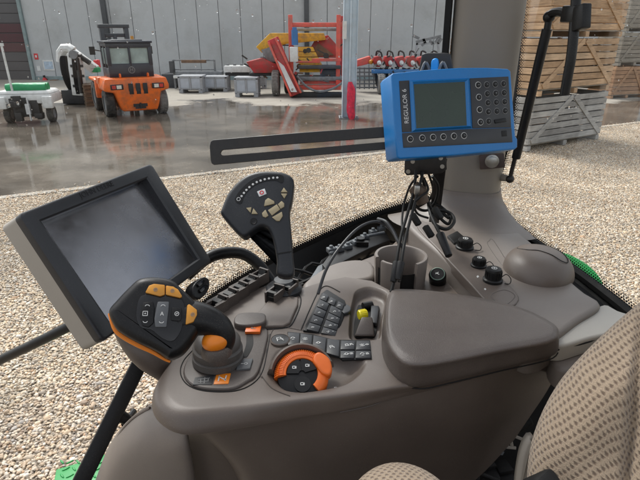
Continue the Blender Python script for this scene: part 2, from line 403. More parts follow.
# ---- ground
def mat_gravel():
    m = bpy.data.materials.new('gravel'); m.use_nodes = True; nt = m.node_tree; L = nt.links
    b = nt.nodes['Principled BSDF']; b.inputs['Roughness'].default_value = .85; b.inputs['Specular IOR Level'].default_value = .25
    tc = nd(nt, 'ShaderNodeTexCoord')
    v = nd(nt, 'ShaderNodeTexVoronoi', Scale=34.0); L.new(tc.outputs['Object'], v.inputs['Vector'])
    sp = nd(nt, 'ShaderNodeSeparateColor'); L.new(v.outputs['Color'], sp.inputs[0])
    cr = nd(nt, 'ShaderNodeValToRGB'); L.new(sp.outputs[0], cr.inputs[0])
    e = cr.color_ramp.elements; e[0].color = (.20, .15, .10, 1); e[1].color = (.56, .48, .37, 1)
    for p, c in ((.2, (.33, .26, .185)), (.45, (.46, .385, .29)), (.7, (.38, .34, .29)), (.85, (.55, .48, .38))):
        q = e.new(p); q.color = c4(c)
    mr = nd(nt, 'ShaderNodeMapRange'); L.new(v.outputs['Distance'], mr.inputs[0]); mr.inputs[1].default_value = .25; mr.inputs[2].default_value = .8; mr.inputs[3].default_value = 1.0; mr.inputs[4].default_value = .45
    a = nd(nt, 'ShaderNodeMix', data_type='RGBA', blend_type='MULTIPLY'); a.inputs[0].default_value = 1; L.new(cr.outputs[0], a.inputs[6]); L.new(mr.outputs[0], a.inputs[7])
    L.new(a.outputs[2], b.inputs['Base Color'])
    bp = nd(nt, 'ShaderNodeBump', Strength=1, Distance=.015, invert=True); L.new(v.outputs['Distance'], bp.inputs['Height']); L.new(bp.outputs[0], b.inputs['Normal'])
    return m
def mat_stone():
    m = bpy.data.materials.new('pebble'); m.use_nodes = True; nt = m.node_tree; L = nt.links
    b = nt.nodes['Principled BSDF']; b.inputs['Roughness'].default_value = .6; b.inputs['Specular IOR Level'].default_value = .3
    at = nd(nt, 'ShaderNodeAttribute', attribute_name='stone_col')
    tc = nd(nt, 'ShaderNodeTexCoord'); n = nd(nt, 'ShaderNodeTexNoise', Scale=90, Detail=3); L.new(tc.outputs['Object'], n.inputs['Vector'])
    mr = nd(nt, 'ShaderNodeMapRange'); L.new(n.outputs['Fac'], mr.inputs[0]); mr.inputs[1].default_value=.3; mr.inputs[2].default_value=.7; mr.inputs[3].default_value=.82; mr.inputs[4].default_value=1.15
    a = nd(nt, 'ShaderNodeMix', data_type='RGBA', blend_type='MULTIPLY'); a.inputs[0].default_value = 1; L.new(at.outputs['Color'], a.inputs[6]); L.new(mr.outputs[0], a.inputs[7])
    L.new(a.outputs[2], b.inputs['Base Color']); return m
def mat_yard(n0, d0):
    m = bpy.data.materials.new('wet_concrete'); m.use_nodes = True; nt = m.node_tree; L = nt.links
    b = nt.nodes['Principled BSDF']; b.inputs['IOR'].default_value = 1.5
    tc = nd(nt, 'ShaderNodeTexCoord')
    n1 = nd(nt, 'ShaderNodeTexNoise', Scale=.35, Detail=6, Roughness=.6); L.new(tc.outputs['Object'], n1.inputs['Vector'])
    n2 = nd(nt, 'ShaderNodeTexNoise', Scale=1.6, Detail=6, Roughness=.65); L.new(tc.outputs['Object'], n2.inputs['Vector'])
    sep = nd(nt, 'ShaderNodeSeparateXYZ'); L.new(tc.outputs['Object'], sep.inputs[0])
    # dry apron near the shed
    ma = nd(nt, 'ShaderNodeMath', operation='MULTIPLY_ADD'); L.new(n1.outputs['Fac'], ma.inputs[0]); ma.inputs[1].default_value = 9.0; L.new(sep.outputs['Y'], ma.inputs[2])
    dry = nd(nt, 'ShaderNodeMapRange'); L.new(ma.outputs[0], dry.inputs[0]); dry.inputs[1].default_value = 23.6; dry.inputs[2].default_value = 24.6
    wet = nd(nt, 'ShaderNodeMapRange'); L.new(n1.outputs['Fac'], wet.inputs[0]); wet.inputs[1].default_value = .42; wet.inputs[2].default_value = .58
    cw = nd(nt, 'ShaderNodeMix', data_type='RGBA'); L.new(wet.outputs[0], cw.inputs[0]); cw.inputs[6].default_value = (.135, .117, .096, 1); cw.inputs[7].default_value = (.26, .225, .185, 1)
    cv = nd(nt, 'ShaderNodeMix', data_type='RGBA', blend_type='MULTIPLY'); cv.inputs[0].default_value = .6; L.new(cw.outputs[2], cv.inputs[6]); L.new(n2.outputs['Fac'], cv.inputs[7])
    cd = nd(nt, 'ShaderNodeMix', data_type='RGBA'); L.new(n2.outputs['Fac'], cd.inputs[0]); cd.inputs[6].default_value = (.24, .215, .18, 1); cd.inputs[7].default_value = (.40, .37, .32, 1)
    cc = nd(nt, 'ShaderNodeMix', data_type='RGBA'); L.new(dry.outputs[0], cc.inputs[0]); L.new(cv.outputs[2], cc.inputs[6]); L.new(cd.outputs[2], cc.inputs[7])
    L.new(cc.outputs[2], b.inputs['Base Color'])
    rw = nd(nt, 'ShaderNodeMapRange'); L.new(n2.outputs['Fac'], rw.inputs[0]); rw.inputs[1].default_value=.35; rw.inputs[2].default_value=.7; rw.inputs[3].default_value = .04; rw.inputs[4].default_value = .17
    rr = nd(nt, 'ShaderNodeMix', data_type='FLOAT'); L.new(dry.outputs[0], rr.inputs[0]); L.new(rw.outputs[0], rr.inputs[2]); rr.inputs[3].default_value = .85
    L.new(rr.outputs[0], b.inputs['Roughness'])
    bp = nd(nt, 'ShaderNodeBump', Strength=.12, Distance=.02); L.new(n2.outputs['Fac'], bp.inputs['Height']); L.new(bp.outputs[0], b.inputs['Normal'])
    return m
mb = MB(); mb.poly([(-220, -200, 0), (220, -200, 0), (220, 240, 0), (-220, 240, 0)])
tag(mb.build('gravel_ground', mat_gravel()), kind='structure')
EDGE = [(0, 199), (165, 178), (360, 152), (605, 127)]
ep = [G(x, y) for x, y in EDGE]
A = np.polyfit([p.x for p in ep], [p.y for p in ep], 1)
edge_y = lambda x: float(A[0]*x + A[1])
mb = MB()
mb.prism([(-90, edge_y(-90), -.2), (60, edge_y(60), -.2), (60, 60, -.2), (-90, 60, -.2)], (0, 0, .215))
tag(mb.build('concrete_yard', mat_yard(None, None)), kind='structure')
ed = Vec((1, float(A[0]), 0)).normalized(); en = Vec((ed.y, -ed.x, 0))
def kerb():
    mb = MB(); x = -40.0
    while x < 40:
        p0 = Vec((x, edge_y(x), 0)); p1 = p0+ed*2.46
        mb.bar(p0+en*.09+Vec((0, 0, -.03)), p1+en*.09+Vec((0, 0, -.03)), .16, .105)
        x += 2.5*ed.x
    tag(mb.build('kerb_strip', mat('kerb_concrete', (.34, .32, .285), .8, var=.2, vscale=2, dirt=(.2, .18, .15), dscale=2, damt=.6), bevel=.008), kind='structure')
kerb()
# ---- loose pebbles: only past hundreds of thousands, nobody could count them
def ico(sub):
    bm = bmesh.new(); bmesh.ops.create_icosphere(bm, subdivisions=sub, radius=1)
    lo = [v for v in bm.verts if v.co.z < -.45]
    bmesh.ops.delete(bm, geom=lo, context='VERTS')
    v = np.array([v.co[:] for v in bm.verts]); bm.verts.index_update()
    f = np.array([[q.index for q in g.verts] for g in bm.faces]); bm.free(); return v, f
STCOL = np.array([(.48,.385,.27),(.40,.29,.18),(.53,.455,.35),(.31,.25,.185),(.47,.345,.21),(.62,.56,.47),(.235,.165,.108),(.42,.255,.135),(.51,.42,.305),(.36,.32,.27),(.56,.43,.275),(.16,.135,.115)])
STP = np.array([.18,.13,.09,.11,.13,.05,.05,.04,.10,.06,.05,.01]); STP = STP/STP.sum()
def stones(name, pts, rad, sub):
    base, tri = ico(sub); n = len(pts); nv = len(base); nf = len(tri)
    K = 24; var = []
    for k in range(K):
        q = base.copy(); off = rng.random(3)*50
        d = np.array([mnoise.noise(Vec(p*1.1)+Vec(off)) for p in base])
        q *= (1+.42*d)[:, None]; var.append(q)
    var = np.array(var)
    Vt = var[rng.integers(0, K, n)]                              # n,nv,3
    s = rad[:, None]*np.stack([rng.uniform(.75, 1.35, n), rng.uniform(.65, 1.05, n), rng.uniform(.42, .78, n)], 1)
    Vt = Vt*s[:, None, :]
    # tilt a little, spin freely
    a = rng.normal(0, .28, n); ca, sa = np.cos(a), np.sin(a)
    y, z = Vt[:, :, 1].copy(), Vt[:, :, 2].copy()
    Vt[:, :, 1] = y*ca[:, None]-z*sa[:, None]; Vt[:, :, 2] = y*sa[:, None]+z*ca[:, None]
    t = rng.uniform(0, 2*np.pi, n); ct, st = np.cos(t), np.sin(t)
    x, y = Vt[:, :, 0].copy(), Vt[:, :, 1].copy()
    Vt[:, :, 0] = x*ct[:, None]-y*st[:, None]; Vt[:, :, 1] = x*st[:, None]+y*ct[:, None]
    Vt = Vt + pts[:, None, :]
    F = (tri[None, :, :] + (np.arange(n)*nv)[:, None, None]).reshape(-1, 3)
    me = bpy.data.meshes.new(name)
    me.vertices.add(n*nv); me.vertices.foreach_set('co', Vt.astype(np.float32).ravel())
    me.loops.add(F.size); me.loops.foreach_set('vertex_index', F.astype(np.int32).ravel())
    me.polygons.add(len(F)); me.polygons.foreach_set('loop_start', np.arange(0, F.size, 3, dtype=np.int32))
    me.polygons.foreach_set('use_smooth', np.ones(len(F), dtype=bool))
    me.update()
    lowf = np.array([mnoise.noise(Vec((p[0]*.9, p[1]*.9, 3.1))) + .6*mnoise.noise(Vec((p[0]*2.7, p[1]*2.7, 9.1))) for p in pts])
    STG = STCOL*.80 + STCOL.mean(1, keepdims=True)*.20
    c = 1.26*STG[rng.choice(len(STCOL), n, p=STP)]*rng.uniform(.84, 1.13, (n, 1))*(1+.26*lowf)[:, None]
    c = np.repeat(np.concatenate([c, np.ones((n, 1))], 1), nv, axis=0)
    at = me.attributes.new('stone_col', 'FLOAT_COLOR', 'POINT'); at.data.foreach_set('color', c.astype(np.float32).ravel())
    me.materials.append(M['pebble'])
    ob = bpy.data.objects.new(name, me); COL.objects.link(ob)
    tag(ob, 'loose tan, white and brown pebbles covering the yard up to the concrete', 'gravel', kind='stuff')
M['pebble'] = mat_stone()
def scatter(y0, y1, dens, jit):
    step = 1/math.sqrt(dens); out = []
    ys = np.arange(y0, y1, step)
    for y in ys:
        hw = y*.70+1.3
        xs = np.arange(-hw, hw, step)
        X = xs + rng.uniform(-jit, jit, len(xs))*step; Y = y + rng.uniform(-jit, jit, len(xs))*step
        ok = Y < A[0]*X + A[1] - .02 + np.where(rng.random(len(X)) < .05, rng.exponential(.12, len(X)), 0)
        # nothing lies under the tractor itself
        out.append(np.stack([X[ok], Y[ok]], 1))
    return np.concatenate(out)
for nm, y0, y1, dens, sub, rr in (('gravel_pebbles', 1.7, 5.6, 2800, 2, (.0070, .0145)), ('gravel_pebbles', 5.6, 17.0, 2300, 1, (.0080, .0160))):
    P = scatter(y0, y1, dens, .62); n = len(P)
    rad = rng.uniform(rr[0], rr[1], n)*np.where(rng.random(n) < .07, rng.uniform(1.3, 2.0, n), 1)
    z = rng.uniform(-.002, .009, n)
    z = np.where(P[:, 1] > A[0]*P[:, 0]+A[1]-.2, z+.014, z)
    stones(nm, np.concatenate([P, z[:, None]], 1), rad, sub)

# ---- shed wall
WYD = 30.0
def rect(mb, x0, y0, x1, y1, Y, dy, mi=0, z0=None):          # upright block whose front stands on the plane Y
    a = WY(x0, y0, Y); b = WY(x1, y1, Y)
    zb = b.z if z0 is None else z0
    c = Vec(((a.x+b.x)/2, Y+dy/2, (a.z+zb)/2)); mb.box(c, (abs(b.x-a.x), dy, abs(a.z-zb)), None, mi)
XD = WY(38, 88, WYD).x
bld = thing('storage_shed', 'long pale grey panel-clad shed wall with a dark door at its left end', 'building', (0, WYD, 0))
mb = MB(); x = XD
while x < 40:
    mb.box((x+.59, WYD+.06, 4.2), (1.165, .12, 8.4)); x += 1.19
mb.build('cladding', M['wall'], bld, bevel=.012, seg=1)
mb = MB(); mb.box((XD/2+20, WYD+.2, 4.2), (40-XD, .1, 8.4)); mb.build('wall_core', M['wall_gap'], bld)
mb = MB()
for i in range(16): mb.box((XD-6.1, WYD+.22, .25+.5*i), (12, .05, .47), None, 1 if i in (3, 4, 5) else 0)
mb.box((XD-6.1, WYD+.28, 4.2), (12, .05, 8.4)); mb.build('roller_door', [M['door_dark'], M['door_stripe']], bld, bevel=.01, seg=1)
mb = MB(); mb.box((XD-.08, WYD+.02, 4.2), (.16, .3, 8.4)); mb.build('door_jamb', M['wall_gap'], bld)
for px in (111, 307):
    mb = MB(); p = WY(px, 60, WYD-.15); mb.box((p.x, WYD-.12, 4.2), (.26, .22, 8.4)); mb.build('downpipe', M['mast_grey'], bld, bevel=.03)
mb = MB(); mb.box((XD/2+20, WYD-.02, .11), (40-XD, .06, .22)); mb.build('plinth', M['wall_gap'], bld, bevel=.01, seg=1)

# ---- notices by the door
def sign(name, lab, cat, r, m, Y=WYD-.03, extra=None):
    mb = MB(); rect(mb, *r, Y, .02); o = mb.build(name, m, None, bevel=.004, seg=1)
    c = Vec(((WY(r[0], r[1], Y).x+WY(r[2], r[3], Y).x)/2, Y, WY(r[0], r[3], Y).z))
    tag(o, lab, cat); return o
sign('notice_board', 'white notice board with blue lines fixed to the shed wall', 'notice', (42, 60, 55, 70.5), M['white_paint'])
mbn = MB(); rect(mbn, 43.5, 61.5, 53.5, 69, WYD-.042, .008); nb = bpy.data.objects['notice_board']; mbn.build('sheet', mat('pale_blue_print', (.45, .55, .66), .6, var=.2, vscale=8), nb)
sign('safety_sign', 'small red square safety sign above a white card', 'sign', (33.5, 53.5, 38.5, 59.5), M['sign_red'])
mbn = MB(); rect(mbn, 35, 55.2, 37, 57.6, WYD-.042, .008); mbn.build('symbol', M['white_paint'], bpy.data.objects['safety_sign'])
sign('wall_card', 'small white card fixed under the red safety sign', 'sign', (36.5, 66, 41, 71), M['white_paint'])
t = thing('fire_extinguisher', 'red fire extinguisher hanging on the shed wall beside the dark door', 'extinguisher', (WY(45, 80, WYD-.2).x, WYD-.2, WY(45, 88, WYD-.2).z))
o = Vec(t.location); mb = MB(); mb.lathe([(0, 0), (.12, 0), (.13, .04), (.13, .45), (.09, .55), (.03, .58), (0, .58)], o, n=16); mb.build('cylinder', M['sign_red'], t)
mb = MB(); mb.box(o+Vec((0, -.02, .64)), (.06, .16, .1)); mb.tube([o+Vec((.02, -.05, .62)), o+Vec((.17, -.05, .5)), o+Vec((.16, -.05, .1))], .015, 6); mb.build('valve_and_hose', M['black_soft'], t)
t = thing('hose_reel', 'brownish wall box standing beside the red extinguisher', 'box', (WY(53, 85, WYD-.3).x, WYD-.3, 0))
mb = MB(); rect(mb, 49.5, 80, 57.5, 90, WYD-.45, .4); mb.build('housing', M['rust_brown'], t, bevel=.02)
mb = MB(); rect(mb, 51, 82, 56, 87, WYD-.47, .015); mb.build('front_panel', M['bin_grey'], t)

# ---- pallets leaning / lying near the wall
def pallet_stack(px, py, w, n, rz, lab):
    p = G(px, py); t = thing('pallet_stack', lab, 'pallets', (p.x, p.y, .015), rz, 'timber pallets by the shed')
    for k in range(n):
        mb = MB()
        for i in range(5): mb.box((-w/2+.07+i*(w-.14)/4, 0, k*.15+.125), (.10, 1.0, .022))
        for yy in (-.43, 0, .43): mb.box((0, yy, k*.15+.055), (w, .1, .1))
        mb.build('pallet', M['wood_pallet'], t, world=False)
pallet_stack(66, 97, 1.5, 1, R(8), 'single brown timber pallet lying by the shed wall below the crane arm')
pallet_stack(92, 105, .46, 5, R(30), 'narrow stack of brown timber pallets beside the orange forklift')

# ---- white folded crane arm
YC = 19.5
p = WY(80, 97, YC)
t = thing('crane_arm', 'white folded hydraulic crane arm with black hoses left of the orange forklift', 'crane', (p.x, YC, .015))
def yp(x, y, Y=YC): return WY(x, y, Y)
mb = MB(); mb.bar(yp(74.5, 53, YC-.3), yp(80, 95, YC-.3), .40, .40, (0, 1, 0)); mb.build('lower_arm', M['white_paint'], t, bevel=.03)
mb = MB(); mb.bar(yp(66, 48, YC+.35), yp(96, 70, YC+.35), .34, .3, (0, 1, 0)); mb.build('boom', M['white_paint'], t, bevel=.04)
mb = MB(); mb.tube([yp(61, 62, YC-.2), yp(61, 53, YC-.2), yp(64, 48.5, YC-.2), yp(69, 48, YC-.2), yp(73, 51, YC-.2)], .17, 10); mb.build('elbow', M['white_paint'], t)
mb = MB()
for i in range(5): mb.tube(spline([yp(61+i*1.2, 56, YC-.3), yp(62+i*1.3, 68+i, YC-.35), yp(66+i*1.2, 82, YC-.3), yp(73+i, 94, YC-.2)], 14), .06, 6)
mb.build('hose_bundle', M['black_soft'], t)
for q in (56, 66, 76, 86):
    mb = MB(); a = yp(75+(q-53)*.13, q, YC-.53); mb.box(a, (.46, .05, .09)); mb.build('clamp', M['dark_mech'], t, bevel=.01)
mb = MB(); mb.cyl(yp(77.5, 58, YC-.56), yp(81.5, 88, YC-.56), .06, n=10); mb.cyl(yp(79, 70, YC-.56), yp(82, 93, YC-.56), .085, n=10); mb.build('ram', M['darkmetal'], t)
mb = MB()
for q in (0, 1, 2): mb.tube(spline([yp(72+q*1.4, 54, YC-.56), yp(73+q*1.5, 66+q, YC-.60), yp(74.5+q*1.5, 80, YC-.56), yp(77+q, 94, YC-.5)], 14), .03, 6)
mb.build('hydraulic_hose', M['black_soft'], t)
mb = MB(); a = yp(74.5, 54.5, YC-.5); mb.cyl(a, a+Vec((0, -.12, 0)), .15, n=18); mb.build('pivot_pin', M['machine_grey'], t)
mb = MB(); mb.cyl(yp(72, 51, YC-.22), yp(90, 63, YC-.22), .09, n=10); mb.build('ram', M['darkmetal'], t)
mb = MB(); a = yp(79, 94); mb.box((a.x+.1, YC, .28), (1.1, .9, .5)); mb.box((a.x+.9, YC, .16), (1.3, .7, .2), None, 1); mb.build('base', [M['dark_mech'], M['rust_brown']], t, bevel=.03)
mb = MB(); rect(mb, 93, 60, 98, 68, YC+.6, .3); mb.build('control_box', M['sign_red'], t, bevel=.02)
mb = MB(); rect(mb, 90, 67.5, 98, 72.5, YC+.2, .3); mb.build('valve_block', M['mower_green'], t, bevel=.02)

# ---- forklift
def wheel(parent, c, r, w, ax=(1, 0, 0), tyre='tyre', rim='machine_grey', world=False):
    c = Vec(c); ax = Vec(ax)
    mb = MB(); mb.lathe([(r*.55, -w/2), (r*.92, -w/2), (r, -w*.36), (r, w*.36), (r*.92, w/2), (r*.55, w/2)], c, ax, 28)
    a = ax.orthogonal().normalized(); b = ax.cross(a)
    for k in range(22):
        q = 2*math.pi*k/22; d = a*math.cos(q)+b*math.sin(q); tt = ax.cross(d)
        for sgn in (-1, 1): mb.bar(c+d*r*.995+ax*sgn*w*.05, c+d*r*.995+ax*sgn*w*.4+tt*r*.07, .05*r*2, .03, d)
    o = mb.build('wheel', M[tyre], parent, world=world)
    mb = MB(); mb.lathe([(0, -w*.3), (r*.4, -w*.3), (r*.57, -w*.45), (r*.57, w*.45), (r*.4, w*.3), (0, w*.3)], c, ax, 20)
    for k in range(6):
        q = 2*math.pi*k/6; d = (a*math.cos(q)+b*math.sin(q))*r*.25
        mb.cyl(c+d-ax*w*.36, c+d+ax*w*.36, .02, n=6)
    mb.build('rim', M[rim], o, world=world)
    return o
p = G(140, 117)
fk = thing('forklift', 'orange forklift truck with dark cab parked on the wet concrete', 'forklift', (p.x+.05, p.y, .015), R(31)); fk.scale = (.93, .93, .95)
for sx in (-1, 1):
    wheel(fk, (sx*.87, .62, .43), .43, .30, tyre='tyre_grey' if sx > 0 else 'tyre')
    wheel(fk, (sx*.88, 2.55, .50), .50, .36)
mb = MB()
pr = [(-.98, 1.22), (.98, 1.22), (1.06, .98), (1.05, .84), (.74, .78), (.64, .40), (.56, .20), (-.56, .20), (-.64, .40), (-.74, .78), (-1.05, .84), (-1.06, .98)]
q0 = [(x*.97, -.06+(.06 if abs(x) > .9 else 0), z) for x, z in pr]
mb.prism([(x, 0.03 if abs(x) > .9 else -.08, z) for x, z in pr], (0, 1.15, 0))
mb.build('counterweight', M['fl_orange'], fk, bevel=.05, seg=3, world=False)
mb = MB(); mb.box((0, 2.0, .72), (1.62, 1.9, .75))
for sx in (-1, 1):
    mb.box((sx*.86, 2.5, 1.07), (.42, 1.25, .10)); mb.box((sx*.86, 1.8, .8), (.42, .16, .62)); mb.box((sx*.86, 1.25, 1.1), (.40, .5, .24))
mb.build('chassis', M['fl_orange'], fk, bevel=.04, world=False)
mb = MB()
for i in range(3): mb.box((-.23+i*.23, -.085, .90), (.15, .03, .34))
mb.build('grille', M['dark_mech'], fk, bevel=.012, world=False)
mb = MB(); mb.box((0, -.085, .38), (.46, .02, .10)); mb.build('number_plate', M['dark_mech'], fk, world=False)
for sx in (-1, 1):
    mb = MB(); mb.box((sx*.66, -.06, .97), (.40, .05, .17)); o = mb.build('rear_lamp', M['dark_mech'], fk, bevel=.02, world=False)
    mb = MB(); mb.box((sx*.60, -.092, .97), (.15, .02, .11), None, 0); mb.box((sx*.76, -.092, .97), (.12, .02, .11), None, 1); mb.build('lens', [M['lamp'], M['lamp_red']], o, world=False)
mb = MB()
mb.box((0, .62, 1.42), (1.46, .10, .44)); mb.box((0, .62, 2.20), (1.46, .12, .16))
for sx in (-1, 1):
    mb.box((sx*.67, .62, 1.86), (.13, .12, .6)); mb.box((sx*.67, 1.75, 1.65), (.10, .12, 1.15)); mb.box((sx*.675, 1.2, 1.35), (.09, 1.1, .3)); mb.box((sx*.675, 1.2, 1.85), (.08, .08, .7))
    mb.box((sx*.67, 1.2, 2.22), (.12, 1.2, .12))
mb.box((0, 1.75, 2.22), (1.4, .12, .12)); mb.box((0, .61, 1.86), (.07, .10, .6))
mb.build('cab_frame', M['navy'], fk, bevel=.03, world=False)
mb = MB(); mb.box((0, 1.18, 2.30), (1.54, 1.35, .07)); mb.box((0, 1.1, 2.35), (1.0, .8, .05)); mb.build('cab_roof', M['navy'], fk, bevel=.02, world=False)
# dress the counterweight: tow pin, lifting eyes, hose and vents
mb = MB(); mb.cyl((0, -.12, .27), (0, -.12, .46), .03, n=10); mb.box((0, -.09, .30), (.34, .05, .05)); mb.build('tow_pin', M['dark_mech'], fk, world=False)
for sx in (-1, 1):
    mb = MB(); mb.lathe([(.05, -.02), (.09, -.02), (.09, .02), (.05, .02)], (sx*.45, .3, 1.27), (1, 0, 0), 16, closed_prof=True); mb.build('lifting_eye', M['fl_orange'], fk, world=False)
    mb = MB(); mb.box((sx*.40, -.082, .62), (.18, .012, .05)); mb.build('decal', M['white_paint'], fk, world=False)
mb = MB(); mb.tube(spline([(.55, 1.0, 1.25), (.60, .8, 1.6), (.62, .72, 2.3)], 10), .035, 8); mb.build('exhaust', M['dark_mech'], fk, world=False)
for sx in (-1, 1):
    mb = MB(); mb.box((sx*.32, .63, 1.86), (.57, .02, .52)); mb.build('rear_window', M['cab_glass'], fk, world=False)
    mb = MB(); mb.box((sx*.675, .92, 1.86), (.02, .48, .5)); mb.box((sx*.675, 1.48, 1.86), (.02, .48, .5)); mb.build('side_window', M['cab_glass'], fk, world=False)
    mb = MB(); mb.box((sx*.42, 2.75, 1.45), (.15, .24, 2.75)); mb.build('mast_upright', M['mast_grey'], fk, bevel=.02, world=False)
    mb = MB(); mb.box((sx*.32, 3.85, .10), (.15, 1.3, .06)); mb.box((sx*.32, 3.22, .45), (.15, .06, .75)); mb.build('fork', M['dark_mech'], fk, bevel=.01, world=False)
    mb = MB(); mb.tube([(sx*.68, 1.75, 2.0), (sx*.92, 1.8, 2.05)], .02, 6); mb.box((sx*.97, 1.82, 2.02), (.18, .04, .26)); mb.build('mirror', M['dark_mech'], fk, world=False)
mb = MB(); mb.box((0, 2.75, 2.80), (1.06, .26, .12)); mb.box((0, 2.75, 2.50), (.9, .16, .12)); mb.box((0, 2.88, 1.0), (.9, .1, .3)); mb.cyl((0, 2.7, .4), (0, 2.7, 2.5), .07, n=10); mb.build('mast_crossbar', M['mast_grey'], fk, bevel=.015, world=False)
mb = MB(); mb.cyl((.3, 1.3, 2.36), (.3, 1.3, 2.48), .06, .05, n=14); mb.build('beacon', M['amber'], fk, world=False)
mb = MB(); mb.text('H', .16, (0, .565, 1.44), (1, 0, 0), (0, 0, 1), ext=.004); mb.lathe([(.09, 0), (.11, 0), (.11, .01), (.09, .01)], (0, .568, 1.44), (0, -1, 0), 20, closed_prof=True); mb.build('badge', M['machine_grey'], fk, world=False)
mb = MB(); mb.box((0, 1.5, 1.25), (.5, .5, .2)); mb.box((0, 1.28, 1.65), (.5, .14, .7)); mb.build('operator_seat', M['black_soft'], fk, bevel=.05, world=False)

# ---- green and white machine at the left edge
p = G(31, 124)
t = thing('orchard_sprayer', 'low white and green wheeled machine with a tall white pole at left edge', 'machine', (p.x-.05, p.y, .015), R(10)); t.scale = (.93, .93, .95)
mb = MB(); mb.box((0, .55, .72), (1.56, 1.1, .28)); mb.prism([(-.78, 0, .86), (.78, 0, .86), (.78, 1.1, .86), (-.78, 1.1, .86)], (0, 0, .1), top=[(-.7, .06, .86), (.7, .06, .86), (.7, 1.0, .86), (-.7, 1.0, .86)])
for sx in (-1, 1): mb.box((sx*.66, .02, .62), (.30, .2, .36))
mb.build('body', M['white_paint'], t, bevel=.04, world=False)
mb = MB(); mb.tube(spline([(-.5, .25, 1.02), (-.2, .22, 1.05), (.2, .22, 1.03), (.62, .25, 1.03)], 12), .13, 12); mb.tube(spline([(-.5, .5, 1.02), (.62, .5, 1.03)], 6), .13, 12); mb.build('green_cover', M['mower_green'], t, world=False)
mb = MB()
for i in range(16): mb.box((random.uniform(-.36, .36), random.uniform(-.1, .2), random.uniform(.2, .7)), (random.uniform(.1, .3), random.uniform(.1, .3), random.uniform(.08, .3)))
mb.box((0, .15, .45), (.75, .3, .5)); mb.build('engine', M['dark_mech'], t, bevel=.015, world=False)
mb = MB(); mb.cyl((.12, -.1, .1), (.12, -.1, .75), .03, n=8); mb.box((.12, -.16, .45), (.12, .1, .3)); mb.build('tow_bar', M['silver'], t, world=False)
for sx in (-1, 1): wheel(t, (sx*.62, .3, .25), .25, .18)
mb = MB(); mb.tube([(-.31, .1, .85), (-.33, .1, 2.25)], .035, 8); mb.box((-.33, .1, 2.25), (.1, .1, .08)); mb.build('pole', M['white_paint'], t, world=False)

# ---- grey plastic pallet bins and the table machine
def bin_(x0, x1, yb, yt, lab):
    Y = G((x0+x1)/2, yb).y; a = WY(x0, yb, Y); b = WY(x1, yb, Y); w = b.x-a.x; h = WY(x0, yt, Y).z
    t = thing('pallet_bin', lab, 'bin', ((a.x+b.x)/2, Y, .015), 0, 'grey plastic bins along the shed')
    mb = MB(); d = w*.9
    mb.box((0, d/2, h*.56), (w*.94, d*.94, h*.72)); mb.box((0, d/2, h-.06), (w, d, .1))
    for sx in (-1, 1):
        mb.box((sx*(w/2-.05), .06, h*.55), (.1, .12, h*.8)); mb.box((sx*(w/2-.05), d-.06, h*.55), (.1, .12, h*.8))
    mb.box((0, .03, h*.55), (.07, .06, h*.75)); mb.build('shell', M['bin_grey'], t, bevel=.015, seg=1, world=False)
    for sx in (-1, 1):
        mb = MB(); mb.box((sx*w*.235, .028, h*.57), (w*.36, .01, h*.55)); mb.build('panel', M['bin_panel'], t, world=False)
        mb = MB(); mb.box((sx*(w/2-.1), d/2, .08), (.18, d, .17)); mb.build('skid', M['bin_grey'], t, bevel=.01, seg=1, world=False)
    return t
bin_(179, 203, 93.5, 76, 'grey plastic pallet bin under the left half of the rail table')
bin_(204, 227.5, 92, 76.5, 'grey plastic pallet bin under the right half of the rail table')
bin_(235, 258.5, 97.5, 77.5, 'grey plastic pallet bin standing forward on its own')
bin_(255, 266, 89, 76, 'small grey bin half hidden behind the forward bin')
YT = 24.6; pa = WY(172, 75, YT); pb = WY(224, 75, YT)
t = thing('rail_table', 'long pale table with a raised grey rail above two grey bins', 'table', ((pa.x+pb.x)/2, YT, 0))
mb = MB(); rect(mb, 173, 75.6, 223, 78.4, YT-.2, .9); mb.build('table_top', M['white_paint'], t, bevel=.02)
mb = MB()
for px in (171, 213):
    a = WY(px, 60, YT); mb.box((a.x, YT+.3, a.z/2), (.08, .08, a.z)); 
a = WY(171, 60.5, YT); b = WY(213, 60.5, YT); mb.bar((a.x, YT+.3, a.z), (b.x, YT+.3, a.z), .07, .07)
a = WY(171, 70, YT); b = WY(213, 70, YT); mb.bar((a.x, YT+.3, a.z), (b.x, YT+.3, a.z), .05, .05); mb.build('rail', M['machine_grey'], t, bevel=.008, seg=1)
mb = MB(); rect(mb, 181, 60, 206, 63, YT+.15, .12); mb.build('top_board', M['rust_brown'], t, bevel=.01, seg=1)
mb = MB(); rect(mb, 168.5, 61, 174, 73, YT+.05, .3); mb.build('motor_box', M['mast_grey'], t, bevel=.02)
mb = MB(); rect(mb, 176, 71.5, 222, 75.4, YT+.0, .5); mb.build('belt', M['machine_grey'], t, bevel=.02)
YN = 25.3; a = WY(168, 80, YN)
t = thing('tipping_hopper', 'dark grey tipping hopper between the orange forklift and the bins', 'hopper', (a.x, YN, .015))
mb = MB(); P = [WY(161, 74, YN), WY(180, 74, YN), WY(178, 84, YN), WY(172, 94, YN), WY(166, 94, YN)]
mb.prism(P, (0, 1.3, 0)); mb.build('tub', M['mast_grey'], t, bevel=.03)
mb = MB(); rect(mb, 163, 90, 178, 95, YN+.2, .9, z0=.015); mb.build('skid_base', M['dark_mech'], t, bevel=.02)
YS = 24.2; a = WY(235, 75, YS)
t = thing('sorting_table', 'white topped sorting table with a dark frame between bins and red grader', 'table', (a.x, YS, .015))
mb = MB(); rect(mb, 223.5, 66, 249.5, 72.5, YS, .9); mb.build('table_top', M['white_paint'], t, bevel=.03)
mb = MB(); rect(mb, 225, 72.8, 249, 76, YS+.05, .8)
